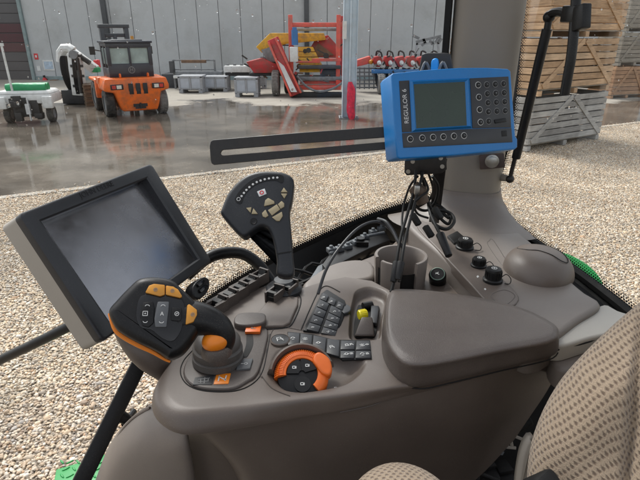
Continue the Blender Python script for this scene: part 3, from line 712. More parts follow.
for px in (226, 247): b = WY(px, 76, YS); mb.box((b.x, YS+.1, b.z/2), (.1, .1, b.z)); mb.box((b.x, YS+.8, b.z/2), (.1, .1, b.z))
mb.build('frame', M['dark_mech'], t, bevel=.01, seg=1)
mb = MB()
for px in (226, 233, 240, 246): rect(mb, px, 63.8, px+2.6, 66, YS+.3, .2)
mb.build('roller_bracket', M['machine_grey'], t)

# ---- red and yellow potato grader
YG = 21.6
a = WY(300, 95, YG)
t = thing('potato_grader', 'big red and yellow potato grading machine with a sloping red elevator', 'machine', (a.x, YG, .015))
def gp_(x, y, d=0): return WY(x, y, YG+d)
mb = MB(); mb.bar(gp_(273, 39, -.1), gp_(296, 95, -.4), .46, .34, (0, -1, 0)); mb.build('elevator', M['red'], t, bevel=.03)
mb = MB(); mb.bar(gp_(275.5, 38, -.36), gp_(301, 93, -.62), .08, .1, (0, -1, 0)); mb.bar(gp_(268.5, 42, -.36), gp_(291, 96, -.62), .08, .1, (0, -1, 0))
mb.build('elevator_rail', M['red_bright'], t, bevel=.01)
mb = MB(); mb.prism([gp_(277, 60, -.42), gp_(284, 66, -.42), gp_(297, 92, -.66), gp_(291, 92, -.66)], (0, .05, 0)); mb.build('elevator_skirt', M['white_paint'], t)
mb = MB(); mb.prism([gp_(256, 47, .6), gp_(270, 33, .6), gp_(324, 33, .6), gp_(326, 40, .6), gp_(286, 44, .6), gp_(262, 53, .6)], (0, 1.6, 0)); mb.build('yellow_hopper', M['gr_yellow'], t, bevel=.03)
mb = MB(); mb.prism([gp_(261, 50, .55), gp_(273, 46, .55), gp_(285, 62, .55), gp_(268, 62, .55)], (0, 1.2, 0)); mb.build('hopper_chute', M['machine_grey'], t, bevel=.02)
mb = MB(); mb.prism([gp_(246, 62, .4), gp_(262, 58, .4), gp_(280, 66, .4), gp_(282, 73, .4), gp_(254, 73, .4)], (0, 1.3, 0)); mb.build('intake_hopper', M['red'], t, bevel=.02)
mb = MB(); rect(mb, 249, 73, 282, 76, YG+.5, 1.0); mb.build('axle_beam', M['dark_mech'], t, bevel=.02)
a = gp_(276, 83, .35); wheel(t, (a.x, a.y, a.z), a.z-.02, .3, tyre='tyre_grey', world=True)
a = gp_(288, 83, 1.5); wheel(t, (a.x, a.y, a.z), a.z-.02, .3, tyre='tyre', world=True)
for px in (290.5, 338.5, 343):
    mb = MB(); r0 = gp_(px, 26, 0); mb.box((r0.x, YG+(1.4 if px > 342 else 0), (r0.z+.9)/2), (.17, .17, r0.z-.9+.9*.9)); mb.build('post', M['red_bright' if px != 343 else 'red'], t, bevel=.015)
mb = MB(); rect(mb, 288, 22.5, 342, 27, YG-.05, .2); mb.build('top_beam', M['red_bright'], t, bevel=.02)
mb = MB(); rect(mb, 296, 28, 338, 31, YG+1.5, .2); mb.build('back_beam', M['machine_grey'], t, bevel=.02)
for i in range(5):
    mb = MB(); y0 = 47+i*5.2; x0 = 297+i*.6; x1 = 313+i*2.6
    mb.prism([gp_(x0, y0, .5-.1*i), gp_(x1, y0, .5-.1*i), gp_(x1+2, y0+4.6, .42-.1*i), gp_(x0, y0+4.6, .42-.1*i)], (0, .8, 0)); mb.build('yellow_panel', M['gr_yellow'], t, bevel=.03)
mb = MB(); mb.prism([gp_(309, 50, 1.0), gp_(316, 38, 1.0), gp_(328, 35, 1.0), gp_(336, 44, 1.0), gp_(336, 58, 1.0), gp_(312, 57, 1.0)], (0, .12, 0)); mb.build('back_hopper', M['red'], t, bevel=.02)
mb = MB(); mb.prism([gp_(313, 51, .9), gp_(318, 43, .9), gp_(334, 55, .9), gp_(316, 56.5, .9)], (0, .08, 0)); mb.build('hopper_floor', M['rust_brown'], t)
mb = MB(); rect(mb, 312, 58.5, 341, 61.5, YG-.1, .15); rect(mb, 296, 61, 320, 63, YG-.1, .1); mb.build('cross_rail', M['red_bright'], t, bevel=.012, seg=1)
mb = MB(); rect(mb, 298, 65.5, 341, 69, YG-.25, .7); rect(mb, 320, 69.4, 341, 75, YG, .7); mb.build('grading_belt', M['belt'], t, bevel=.03)
mb = MB(); rect(mb, 297, 76.5, 342, 80, YG-.1, .9); mb.build('picking_deck', M['machine_grey'], t, bevel=.02)
mb = MB(); rect(mb, 297, 85.5, 341, 90, YG-.3, .5); rect(mb, 300, 81, 341, 84, YG+.1, .3); mb.build('lower_beam', M['red_bright'], t, bevel=.02)
mb = MB(); mb.tube(spline([gp_(297, 76, -.35), gp_(306, 86, -.38), gp_(318, 91.5, -.4), gp_(332, 89, -.4), gp_(342, 83, -.38)], 14), .05, 6); mb.bar(gp_(294, 80, -.3), gp_(303, 92, -.3), .07, .07); mb.build('guard_rail', M['machine_grey'], t)
mb = MB(); rect(mb, 290, 92.5, 342, 95.5, YG-.35, .3, z0=.02); rect(mb, 292, 74, 298, 95, YG-.2, .3, z0=.02); mb.build('base_frame', M['dark_mech'], t, bevel=.02)
mb = MB(); rect(mb, 289.5, 47, 298, 62, YG-.45, .25); mb.build('control_cabinet', M['white_paint'], t, bevel=.03)
mb = MB(); a = gp_(295, 45, -.25); b = gp_(294.5, 30, -.25); mb.cyl(a, b, .13, n=14); mb.cyl(b, b+Vec((0, 0, .1)), .09, n=12); mb.build('blue_motor', M['machine_blue'], t)
for i in range(34):       # chains, sprockets and small brackets hung about the frame
    x = random.uniform(286, 341); y = random.choice((random.uniform(62, 92), random.uniform(44, 60)))
    mb = MB(); a = gp_(x, y, random.uniform(-.2, .5))
    if i % 3 == 0: mb.cyl(a, a+Vec((0, -.08, 0)), random.uniform(.05, .13), n=12)
    else: mb.bar(a, a+Vec((random.uniform(-.35, .35), 0, random.uniform(-.22, .22))), .05, .05)
    mb.build(('sprocket', 'bracket', 'linkage')[i % 3], M[random.choice(('dark_mech', 'machine_grey', 'rust_brown', 'red'))], t)
for i in range(14):
    mb = MB(); a = gp_(random.uniform(246, 284), random.uniform(56, 76), random.uniform(.3, .9))
    mb.bar(a, a+Vec((random.uniform(-.5, .5), 0, random.uniform(-.25, .3))), .06, .06); mb.build('linkage', M[random.choice(('dark_mech', 'machine_grey', 'rust_brown'))], t)

# ---- galvanised post with red cloth
YP = G(348, 118).y
a = WY(348.5, 118, YP)
t = thing('steel_post', 'galvanised steel H-section post standing in the yard', 'post', (a.x, YP, .015))
mb = MB(); w = .40
mb.box((0, 0, 3.6), (.05, .3, 7.2)); mb.box((-w/2, 0, 3.6), (.02, .36, 7.2)); mb.box((w/2, 0, 3.6), (.02, .36, 7.2)); mb.box((0, -.02, 3.6), (w, .10, 7.2)); mb.build('beam', M['galv'], t, bevel=.006, seg=1, world=False)
mb = MB(); mb.box((0, 0, .012), (.6, .55, .025))
for sx in (-1, 1): mb.cyl((sx*.25, -.2, .02), (sx*.25, -.2, .08), .02, n=8)
mb.build('base_plate', M['machine_grey'], t, world=False)
mb = MB(); rect(mb, 342.6, 21, 346.5, 39, YP-.21, .012); o = mb.build('paper_notice', M['white_paint']); tag(o, 'white paper notice stuck on the galvanised post', 'notice')
mb = MB()
rings = []
for i in range(16):
    f = i/15; y = 82+38*f; cx = 350.3+1.2*f; hw = 1.6+2.3*math.sin(f*3.0)+.6*math.sin(f*9)
    c = WY(cx, y, YP-.28); ww = hw*YP/500
    rings.append([c + Vec((math.cos(q)*ww*(1+.25*math.sin(3*q+f*7)), math.sin(q)*.09, 0)) for q in [2*math.pi*k/14 for k in range(14)]])
mb.loft(rings, closed=True, cap0=True, cap1=True); o = mb.build('red_cloth', M['red_cloth'], ang=60); tag(o, 'crumpled red cloth tied to the foot of the galvanised post', 'cloth')

# ---- red row planter, harrow cage
YR = 23.0
a = WY(400, 85, YR)
t = thing('row_planter', 'red row planter with silver discs standing on a blue beam', 'machine', (a.x, YR, .015))
mb = MB(); rect(mb, 372, 69.5, 452, 73.5, YR-.2, .25); mb.build('blue_beam', M['machine_blue'], t, bevel=.02)
for i in range(7):
    px = 378+i*11.2
    mb = MB()
    j1, j2 = random.uniform(-1.2, 1.2), random.uniform(-1, 1)
    mb.prism([WY(px-4, 57+j1, YR), WY(px+3.5+j2, 56, YR), WY(px+5, 61+j1, YR), WY(px+2, 67, YR), WY(px-2, 67, YR), WY(px-5, 61, YR)], (0, .6, 0)); o = mb.build('seed_hopper', M['red'], t, bevel=.03)
    mb = MB()
    for q in range(7): a = WY(px+random.uniform(-6, 6), random.uniform(53, 80), YR+random.uniform(-.25, .5)); mb.bar(a, a+Vec((random.uniform(-.25, .25), 0, random.uniform(-.3, .3))), .07, .06)
    mb.build('linkage', M[random.choice(('dark_mech', 'machine_grey'))], o)
    mb = MB(); c = WY(px+1.5, 63, YR-.12); mb.lathe([(0, .05), (.06, .05), (.11, .0), (.11, -.03), (0, -.03)], c, (.5, -1, .2), 18); mb.build('disc', M['silver'], o)
    mb = MB(); mb.bar(WY(px-3, 68, YR-.05), WY(px-1, 84, YR+.1), .08, .1); mb.bar(WY(px+3, 68, YR-.05), WY(px+1, 80, YR+.1), .06, .1)
    c = WY(px-1, 82, YR+.15); mb.lathe([(0, .02), (.2, .0), (0, -.02)], c, (1, .2, 0), 16); mb.build('coulter', M['dark_mech'], o)
    mb = MB(); mb.tube(spline([WY(px-2, 55.5, YR+.2), WY(px-1, 51, YR+.1), WY(px+3, 52.5, YR), WY(px+4, 57, YR-.05)], 8), .035, 6); mb.build('hose', M['dark_mech'], o)
for px in (381, 436):
    a = WY(px, 84, YR-.4); wheel(t, (a.x, YR-.4, a.z), max(.2, a.z-.02), .26, tyre='tyre_grey', world=True)
t = thing('roller_harrow', 'grey barred harrow cage with a red drawbar right of the galvanised post', 'harrow', (WY(366, 88, YR+.6).x, YR+.6, .015))
mb = MB()
for i in range(6):
    y = 68.5+i*3.8; mb.bar(WY(354, y, YR+.6), WY(388, y, YR+.6), .06, .06)
for i in range(8):
    x = 355+i*4.7; mb.bar(WY(x, 67.5, YR+.65), WY(x, 89, YR+.65), .05, .05)
mb.build('cage', M['machine_grey'], t)
mb = MB(); mb.prism([WY(354, 61, YR+.3), WY(370, 56, YR+.3), WY(373, 63, YR+.3), WY(356, 67, YR+.3)], (0, .5, 0)); mb.build('drawbar', M['red_bright'], t, bevel=.03)
mb = MB(); mb.ball(WY(371, 62, YR+.25), .10); mb.build('reflector', M['amber'], t)
t = thing('lifting_frame', 'pale grey trestle frame standing behind the red planter', 'frame', (WY(428, 70, 27).x, 27, .015))
mb = MB()
for a, b in (((414, 75), (417, 42)), ((440, 75), (438, 42)), ((416, 44), (440, 43)), ((415, 55), (441, 55))): mb.bar(WY(*a, 27), WY(*b, 27), .09, .09)
mb.build('trestle', M['bin_grey'], t)
mb = MB()
for k in range(7): a = WY(418+k*3.5+random.uniform(-2, 2), 41+random.uniform(-3, 3), 27); mb.bar(a, a+Vec((random.uniform(-.4, .4), 0, random.uniform(-.3, .3))), .12, .12)
mb.bar(WY(416, 42, 27), WY(441, 36, 27), .12, .12); mb.build('fittings', M['machine_grey'], t)

# ---- wooden potato crates
def make_crate(w, d, h, lab, wood, loc, rz, group='wooden potato crates stacked on the gravel and yard'):
    t = thing('wooden_crate', lab, 'crate', loc, rz, group)
    n = 7; bh = (h-.15)/n
    for sy, nm in ((0, 'front_boards'), (d, 'back_boards')):
        mb = MB()
        for i in range(n): mb.box((random.uniform(-.006, .006), sy, .14+bh*(i+.5)), (w, .024, bh-.022+random.uniform(-.006, .004)), Matrix.Rotation(random.uniform(-.006, .006), 3, 'Y'))
        mb.build(nm, M[wood], t, bevel=.004, seg=1, world=False)
    for sx in (-1, 1):
        mb = MB()
        for i in range(n): mb.box((sx*(w/2-.014), d/2, .14+bh*(i+.5)), (.024, d-.03, bh-.02))
        mb.build('side_boards', M[wood], t, bevel=.004, seg=1, world=False)
        mb = MB(); mb.bar((sx*.04, -.026, h-.05), (sx*(w/2-.10), -.026, .20), .11, .024, (0, 1, 0)); mb.build('brace', M[wood], t, bevel=.003, seg=1, world=False)
        mb = MB(); mb.box((sx*(w/2-.06), .06, h/2+.06), (.07, .07, h-.12)); mb.box((sx*(w/2-.06), d-.06, h/2+.06), (.07, .07, h-.12)); mb.build('corner_post', M[wood], t, world=False)
        mb = MB(); mb.box((sx*(w/2-.08), d/2, .062), (.13, d+.02, .11)); mb.build('runner', M[wood], t, bevel=.004, seg=1, world=False)
    mb = MB(); mb.box((0, d/2, .062), (.13, d+.02, .11)); mb.build('runner', M[wood], t, bevel=.004, seg=1, world=False)
    mb = MB(); mb.box((0, d/2, .13), (w-.05, d-.05, .022)); mb.build('floor_boards', M['wood_dim'], t, world=False)
    return t
c0 = G(525.5, 152.5); c1 = G(598, 139.5)
cd = (c1-c0); cw = cd.length; crz = math.atan2(cd.y, cd.x)
hc = 1.16
mid = (c0+c1)/2
print('CRATE w', cw, 'rot', math.degrees(crz), 'pos', mid)
sd = Vec((-math.sin(crz), math.cos(crz), 0))
for k, (wood, lab) in enumerate((('wood_grey', 'weathered grey wooden crate at the bottom of the near stack'), ('wood_tan', 'tan wooden crate in the middle of the near stack'), ('wood_tan', 'tan wooden crate at the top of the near stack'))):
    off = cd.normalized()*(.0, .05, .10)[k]
    make_crate(cw, 1.15, hc, lab, wood, (mid.x+off.x, mid.y+off.y, .012+k*(hc+.012)), crz+R((0, 1.2, .4)[k]))
m2 = mid + cd.normalized()*.12 + sd*1.5
for k, lab in enumerate(('orange wooden crate at the bottom of the stack tucked behind the near stack', 'orange wooden crate in the middle of the stack tucked behind the near stack', 'orange wooden crate at the top of the stack tucked behind the near stack')):
    make_crate(cw, 1.15, hc, lab, 'wood_orange' if k < 2 else 'wood_tan', (m2.x, m2.y, .012+k*(hc+.012)), crz)
e0 = G(604, 98.5)
er = crz*.6
for k, (wood, lab) in enumerate((('wood_orange', 'orange-brown wooden crate at the bottom of the far right stack'), ('wood_dim', 'dull grey wooden crate in the middle of the far right stack'), ('wood_dim', 'dull grey wooden crate at the top of the far right stack'))):
    make_crate(1.75, 1.2, 1.24, lab, wood, (e0.x+.90+.03*k, e0.y, .015+k*1.252), er)
# ================================================================== THE TRACTOR CAB
def pts_plane(pl, px, h=0): return [pl.at(x, y, h) for x, y in px]
def spl2(px, n, closed=True):
    q = spline([Vec((x, y, 0)) for x, y in px], n, closed); return [(p.x, p.y) for p in q]
def raise_(mb, pl, px, h, mi=0, base=-.0015):                 # flat piece with outline px standing h proud of a plane
    P = pts_plane(pl, px, base); mb.prism(P, pl.n*(h-base), mi)
def pad_(name, pl, px, h, m, parent, bev=.001, base=-.0015, seg=2):
    mb = MB(); raise_(mb, pl, px, h, 0, base); return mb.build(name, m, parent, bevel=bev, seg=seg)
def puffy(mb, P, nrm, thick, r, rb=None, seg=5, mi=0, crown=0):
    # smooth closed outline P, front rounded over by r, back by rb
    rb = r if rb is None else rb; n = len(P); nrm = Vec(nrm).normalized()
    c = sum(P, Vec((0, 0, 0)))/n
    area = sum((P[i]-c).cross(P[(i+1) % n]-c).dot(nrm) for i in range(n)); sg = 1 if area > 0 else -1
    inn = []
    for i in range(n):
        t = (P[(i+1) % n]-P[i-1]).normalized(); q = nrm.cross(t)*sg; inn.append(q)
    rings = []
    for k in range(seg+1):
        a = math.pi/2*k/seg; rings.append([P[i]+inn[i]*rb*(1-math.sin(a)) - nrm*(thick-rb*(1-math.cos(a))) for i in range(n)])
    for k in range(seg+1):
        a = math.pi/2*k/seg; rings.append([P[i]+inn[i]*r*(1-math.cos(a)) - nrm*r*(1-math.sin(a)) for i in range(n)])
    mb.loft(rings, closed=True, cap0=True, cap1=(crown == 0), mi=mi)
    if crown:
        last = rings[-1]; cc = sum(last, Vec((0, 0, 0)))/n; R2 = [last]
        for f in (.8, .6, .4, .2): R2.append([cc+(p-cc)*f + nrm*crown*(1-f*f) for p in last])
        mb.loft(R2, closed=True, cap1=True, mi=mi)
def rings_px(rs, n, closed=False):           # rs = [(z, [(x,y)...])]
    return [spline([W(x, y, z) for x, y in px], n, closed) for z, px in rs]
def surf(mb, rings, sub=5, **k):             # smooth loft through rings
    n = len(rings[0]); cols = [spline_idx([r[i] for r in rings], sub) for i in range(n)]
    R2 = [[cols[i][j] for i in range(n)] for j in range(len(cols[0]))]
    return mb.loft(R2, **k)
def curve_tube(mb, P, r, n=40, sides=8, mi=0): mb.tube(spline(P, n), r, sides, mi)

cab = thing('tractor_cab', 'tractor cab interior: grey pillar, window frames, glass and taupe side console', 'tractor cab', W(430, 300, -1.0))
VW, UW = 1.195, .728
# ---- rear corner pillar
pb = WD(468, 200, 1.32); pt_ = WD(490, 0, 1.10)
wa = Vec((.956, -.293, 0)); da = Vec((.293, .956, 0))
def pring(c, hw, hd, n=48, e=3.2):
    out = []
    for k in range(n):
        q = 2*math.pi*k/n; cq, sq = math.cos(q), math.sin(q)
        out.append(c + wa*hw*math.copysign(abs(cq)**(2/e), cq) + da*hd*math.copysign(abs(sq)**(2/e), sq))
    return out
dirp = (pt_-pb)/(pt_.z-pb.z)
def pc(z): return pb + dirp*(H+z-pb.z)
mb = MB(); mb.loft([pring(pc(z), .0755, .07) for z in (-.40, -.3, -.15, 0, .15, .30, .46)], closed=True, cap0=True, cap1=True)
mb.build('pillar_trim', M['pillar'], cab, ang=50)
mb = MB()
R3 = [pring(pc(z)-da*s, w_, d_, e=e) for z, s, w_, d_, e in ((-.362, 0, .0775, .072, 3.2), (-.375, .002, .080, .074, 3.1), (-.390, .006, .0865, .080, 3), (-.404, .014, .097, .088, 2.8), (-.416, .024, .113, .098, 2.6), (-.425, .036, .135, .110, 2.5), (-.4305, .05, .165, .125, 2.4), (-.436, .06, .20, .14, 2.3))]
def clampw(p):
    u = min(p.dot(UA), UW-.016); v = min(p.dot(VA), VW-.02); return UA*u+VA*v+ZA*p.z
R3 = [[clampw(p) for p in r] for r in R3]
surf(mb, R3, 4, closed=True, cap0=True); mb.build('pillar_base', M['taupe_light'], cab, ang=60)
# small seam and clip on the pillar
mb = MB(); mb.prism([pc(z)-wa*.0785-da*d for z, d in ((-.36, .01), (-.36, .055), (.45, .055), (.45, .01))], -wa*.013); mb.build('window_seal', M['black_soft'], cab)
mb = MB(); c0_ = pc(.45); mb.prism([c0_+Vec(q) for q in ((-1.1, -.04, 0), (.45, -.35, 0), (.48, -.25, 0), (.1, .16, 0), (-1.1, -.0, 0))], (0, 0, .09)); mb.build('unseen_roof_rail', M['black'], cab, bevel=.01)  # unseen above the view, added as something dark for the monitor to reflect

# ---- glazing
low = [(188, 320), (202, 302), (222, 287), (250, 270), (280, 254), (310, 240), (340, 226), (372, 213), (404, 203), (440, 194)]
lowP = [WV(x, y, VW) for x, y in low]
lowS = spline(lowP, 60)
top_z = H+.46
p_l = lowS[0]; p_r = lowS[-1]
mb = MB()
F0 = WV(-120, 470, VW)
glz = [F0]+lowS+[Vec((p_r.x+.03, p_r.y+.01, top_z)), Vec((F0.x, F0.y, top_z))]
mb.poly(glz)
sidew = mb.build('side_window', M['glass'], cab, smooth=False, fix=False)
# dotted ceramic edge: solid strip below, three rows of shrinking dots above
def frit(name, line, up, nrm, solid, pitch, rows, parent):
    mb = MB(); L = line
    mb.loft([[p - up(i)*solid for i, p in enumerate(L)], L])
    acc = [0]
    for i in range(1, len(L)): acc.append(acc[-1]+(L[i]-L[i-1]).length)
    for r in range(rows):
        s = pitch*(.5 if r % 2 else 0); rad = pitch*(.46-.09*r)
        while s < acc[-1]:
            j = max(1, next((k for k in range(len(acc)) if acc[k] >= s), len(acc)-1)); f = (s-acc[j-1])/(acc[j]-acc[j-1]+1e-9)
            c = L[j-1].lerp(L[j], f) + up(j)*pitch*.8*(r+.25); t = (L[j]-L[j-1]).normalized(); u = up(j)
            mb.poly([c+t*rad*math.cos(q)+u*rad*math.sin(q) for q in [k*math.pi/4 for k in range(8)]])
            s += pitch
    return mb.build(name, M['black_soft'], parent, smooth=False, fix=False)
def upside(L, nrm, sgn=1):
    def f(i):
        i = max(1, min(len(L)-1, i)); t = (L[i]-L[i-1]).normalized(); u = nrm.cross(t).normalized()
        return u*sgn
    return f
L1 = [p - VA*.003 for p in lowS]
frit('window_frit', L1, upside(L1, VA, -1), VA, .03, .0062, 3, sidew)
rl = [(530, -30), (526, 0), (522.5, 40), (518, 90), (511, 140), (503, 170), (498.5, 188), (501, 203), (511, 219), (530, 234), (550, 248), (570, 262), (590, 276), (610, 291), (628, 305), (660, 331), (720, 378)]
rlP = spline([WU(x, y, UW) for x, y in rl], 110)
mb = MB(); e = rlP[-1]; mb.poly(rlP+[Vec((e.x+.0, e.y, top_z)), Vec((rlP[0].x, rlP[0].y, top_z))])
rearw = mb.build('rear_window', M['glass'], cab, smooth=False, fix=False)
L2 = [p - UA*.003 for p in rlP]
up2 = upside(L2, UA, 1)
if up2(90).z < 0: up2 = upside(L2, UA, -1)
frit('window_frit', L2, up2, UA, .018, .0064, 4, rearw)
mb = MB(); L3 = [p - UA*.006 - up2(i)*.008 for i, p in enumerate(rlP)][40:]
mb.tube(L3, .011, 8); mb.build('window_seal', M['black_soft'], cab)
mb = MB(); L4 = [p - UA*.03 - up2(i+48)*.022 for i, p in enumerate(rlP[48:])]
mb.loft([[p-UA*.02 for p in L4], [p+UA*.02 for p in L4], [p+UA*.02-ZA*.03 for p in L4], [p-UA*.02-ZA*.03 for p in L4]], closed=False); mb.build('frame_rail', M['bezel'], cab)
mb = MB(); L5 = rlP[36:]
mb.loft([[p - UA*.004 - up2(i+36)*.006 for i, p in enumerate(L5)], [p - UA*.03 - ZA*.04 for p in L5], [p - UA*.09 - ZA*.06 for p in L5]]); mb.build('rear_sill', M['black_soft'], cab)
# rain on the glass
def drops(name, plane_pt, exclude, parent, n, rect_px, nrm, seedv, big=1.0):
    r_ = random.Random(seedv); mb = MB(); k = 0
    while k < n:
        x = r_.uniform(rect_px[0], rect_px[2]); y = rect_px[1] + (rect_px[3]-rect_px[1])*r_.random()**1.7
        if exclude(x, y): continue
        c = plane_pt(x, y); s = min(.0030, r_.lognormvariate(math.log(.0010), .45))*big; hh = r_.choice((.16, .22, .28, .4))
        t = Vec((nrm.y, -nrm.x, 0)).normalized(); rot = Matrix((t, nrm, ZA)).transposed()
        st = r_.uniform(.9, 1.9) if r_.random() < .35 else r_.uniform(.85, 1.2)
        # sessile drop: flat-bottomed cap outside the pane
        rows = 4; ns = 10; ring = []
        for i in range(rows):
            a = math.pi/2*i/rows
            ring.append([mb.bm.verts.new(c+nrm*.0006 + t*s*math.cos(a)*math.cos(q)*(1+.12*math.sin(2*q+k)) + ZA*s*st*math.cos(a)*math.sin(q) + nrm*s*hh*math.sin(a)) for q in [2*math.pi*j/ns for j in range(ns)]])
        tp = mb.bm.verts.new(c+nrm*(.0006+s*hh))
        mb.face(ring[0][::-1])
        for i in range(rows-1):
            for j in range(ns): mb.face([ring[i][j], ring[i][(j+1) % ns], ring[i+1][(j+1) % ns], ring[i+1][j]])
        for j in range(ns): mb.face([ring[-1][j], ring[-1][(j+1) % ns], tp])
        k += 1
    o = mb.build(name, M['water'], parent, ang=60); tag(o, kind='stuff'); return o
drops('rain_drops', lambda x, y: WV(x, y, VW), lambda x, y: x > 452, sidew, 380, (-60, -40, 452, 150), VA, 3)
drops('rain_drops', lambda x, y: WU(x, y, UW), lambda x, y: x < 534-y*.09, rearw, 130, (520, -30, 690, 130), UA, 4, .9)

# ---- black sill and things lying in it
mb = MB()
r0 = [p - VA*.012 - ZA*.01 for p in lowS]
mid_px = [(196, 330), (240, 300), (285, 272), (330, 250), (372, 232), (408, 218), (440, 206)]
r2 = spline([W(x, y, -.57) for x, y in [(205, 345), (245, 318), (280, 298), (320, 285), (360, 268), (398, 248), (440, 230)]], 60)
r1 = [(a+b)/2 - ZA*.045 for a, b in zip(r0, r2)]
surf(mb, [r0, r1, r2], 5); mb.build('window_sill', M['black_soft'], cab, ang=60)
# ribbed aluminium connector strip
sp = level(-.50)
mb = MB()
raise_(mb, sp, [(322, 272), (333, 257), (350, 247), (372, 240), (386, 239), (390, 247), (370, 255), (345, 268), (328, 280)], .02)
o = mb.build('connector_strip', M['black'], cab, bevel=.003)
mb = MB()
for i in range(7):
    f = i/6; x = 331+f*50; y = 259-f*19+3*math.sin(f*5); c = sp.at(x, y, .024)
    mb.box(c, (.020, .016, .012), Matrix.Rotation(.45, 3, 'Z'))
    mb.cyl(c-ZA*.004, c+ZA*.012, .005, n=8)
P = spline([sp.at(x, y, .02) for x, y in ((330, 262), (345, 253), (362, 245), (384, 240))], 20); mb.tube(P, .006, 6)
mb.build('ribbed_metal', M['alu'], o, bevel=.002)
mb = MB(); c = sp.at(360, 251, .028); mb.cyl(c, c+ZA*.008, .011, n=16); mb.box(c+Vec((.004, -.012, -.004)), (.03, .012, .014)); mb.build('sensor', M['black'], o)
mb = MB(); P = pts_plane(level(-.50), [(304, 290), (318, 268), (324, 265), (328, 270), (316, 289), (311, 296)]); mb.prism(P, ZA*.006)
mb.build('bracket', M['alu'], cab, bevel=.002)
mb = MB()
for i in range(9):
    a = sp.at(225+i*18+random.uniform(-6, 6), 305-i*7, -.01); curve_tube(mb, [a, a+Vec((.03, .05, .02)), a+Vec((.09, .06, .0)), a+Vec((.15, .09, .01))], .004, 10, 6)
mb.build('wiring', M['black_soft'], cab)

# ---- taupe side console (fixed to the cab)
lowz = -.475; topz = -.43
plo, phi = level(lowz), level(topz)
mb = MB()
out = spl2([(296, 300), (305, 285), (326, 270), (352, 262), (385, 248), (412, 226), (440, 226), (490, 296), (484, 318), (440, 322), (400, 335), (330, 340)], 60)
puffy(mb, pts_plane(plo, out), ZA, .05, .012, .004); mb.build('lower_tray', M['taupe'], cab, ang=50)
# raised lip round the tray corner, left of the cup
mb = MB(); out = spl2([(303, 283), (328, 265), (352, 259), (372, 262), (374, 276), (352, 281), (330, 283), (312, 291)], 40)
puffy(mb, pts_plane(level(-.462), out), ZA, .05, .010, .004); mb.build('tray_shoulder', M['taupe_light'], cab, ang=50)
mb = MB()
out = spl2([(409, 226), (416, 217), (430, 211), (470, 209), (504, 218), (520, 232), (541, 250), (562, 272), (584, 291), (601, 304), (578, 320), (553, 338), (530, 345), (506, 330), (494, 308), (470, 283), (440, 254)], 80)
puffy(mb, pts_plane(phi, out), ZA, .055, .009, .004); mb.build('upper_deck', M['taupe_light'], cab, ang=50)
# switch strip along the edge of the upper deck
strip = [(417, 226), (427, 219), (446, 222), (470, 246), (498, 274), (519, 297), (505, 309), (489, 303), (468, 281), (440, 251)]
mb = MB(); out = spl2(strip, 60); puffy(mb, pts_plane(level(topz+.003), out), ZA, .02, .0025, .001); mb.build('switch_strip', M['taupe'], cab, ang=50)
pst = level(topz+.003)
mb = MB()
def groove(mb, pl, px, r=.0008, closed=False, n=40):
    P = spline([pl.at(x, y) for x, y in px], n, closed)
    if closed: P = P+[P[0]]
    mb.tube(P, r, 6)
groove(mb, phi, [(489, 241), (493, 240), (507, 262), (506, 265), (502, 265), (488, 245)], .0007, True); mb.build('seam', M['taupe_dark'], cab); mb = MB()
groove(mb, pst, [(491, 296), (504, 290), (515, 296), (504, 305)], .0006, True)
mb.build('seam', M['taupe_dark'], cab)
def knob(px, py, r, h, lab=None):
    c = pst.at(px, py); mb = MB()
    mb.lathe([(0, 0), (r*1.25, 0), (r*1.25, h*.18), (r*1.05, h*.25), (r*1.0, h*.6), (r, h*.85), (r*.9, h), (r*.5, h*1.02), (0, h*1.02)], c, ZA, 28)
    for k in range(18):
        q = 2*math.pi*k/18; d = Vec((math.cos(q), math.sin(q), 0)); mb.box(c+d*r*1.0+ZA*h*.58, (.0022, .0022, h*.5), Matrix.Rotation(q, 3, 'Z'))
    o = mb.build('socket_cap', M['black'], cab)
    mb = MB(); mb.lathe([(r*.28, 0), (r*.36, 0), (r*.36, .0006), (r*.28, .0006)], c+ZA*h*1.02, ZA, 20, closed_prof=True)
    mb.box(c+ZA*(h*1.02+.0004), (r*.1, r*.4, .0006)); mb.build('symbol', M['icon'], o)
    mb = MB(); curve_tube(mb, [c+Vec((r*.9, -.2*r, h*.3)), c+Vec((r*1.7, r*.1, h*.5)), c+Vec((r*2.2, -r*.3, h*.25)), c+Vec((r*1.9, -r*.9, .001)), c+Vec((r*1.2, -r*1.0, .002))], .0009, 24, 6); mb.build('leash', M['black_soft'], o)
knob(464.5, 248, .0155, .022); knob(478.5, 266, .0125, .018); knob(492.5, 281, .0145, .026)
mb = MB(); raise_(mb, pst, [(447, 238), (457, 233), (464, 239), (454, 245)], .006); mb.build('blank_switch', M['black'], cab, bevel=.0015)
pad_('label', pst, [(476.5, 276.5), (478, 275.5), (479, 277), (477.5, 278)], .0006, M['icon'], cab, 0)
pad_('label', pst, [(484, 289), (485, 288.2), (486.3, 289.5), (485.2, 290.3)], .0006, M['icon'], cab, 0)
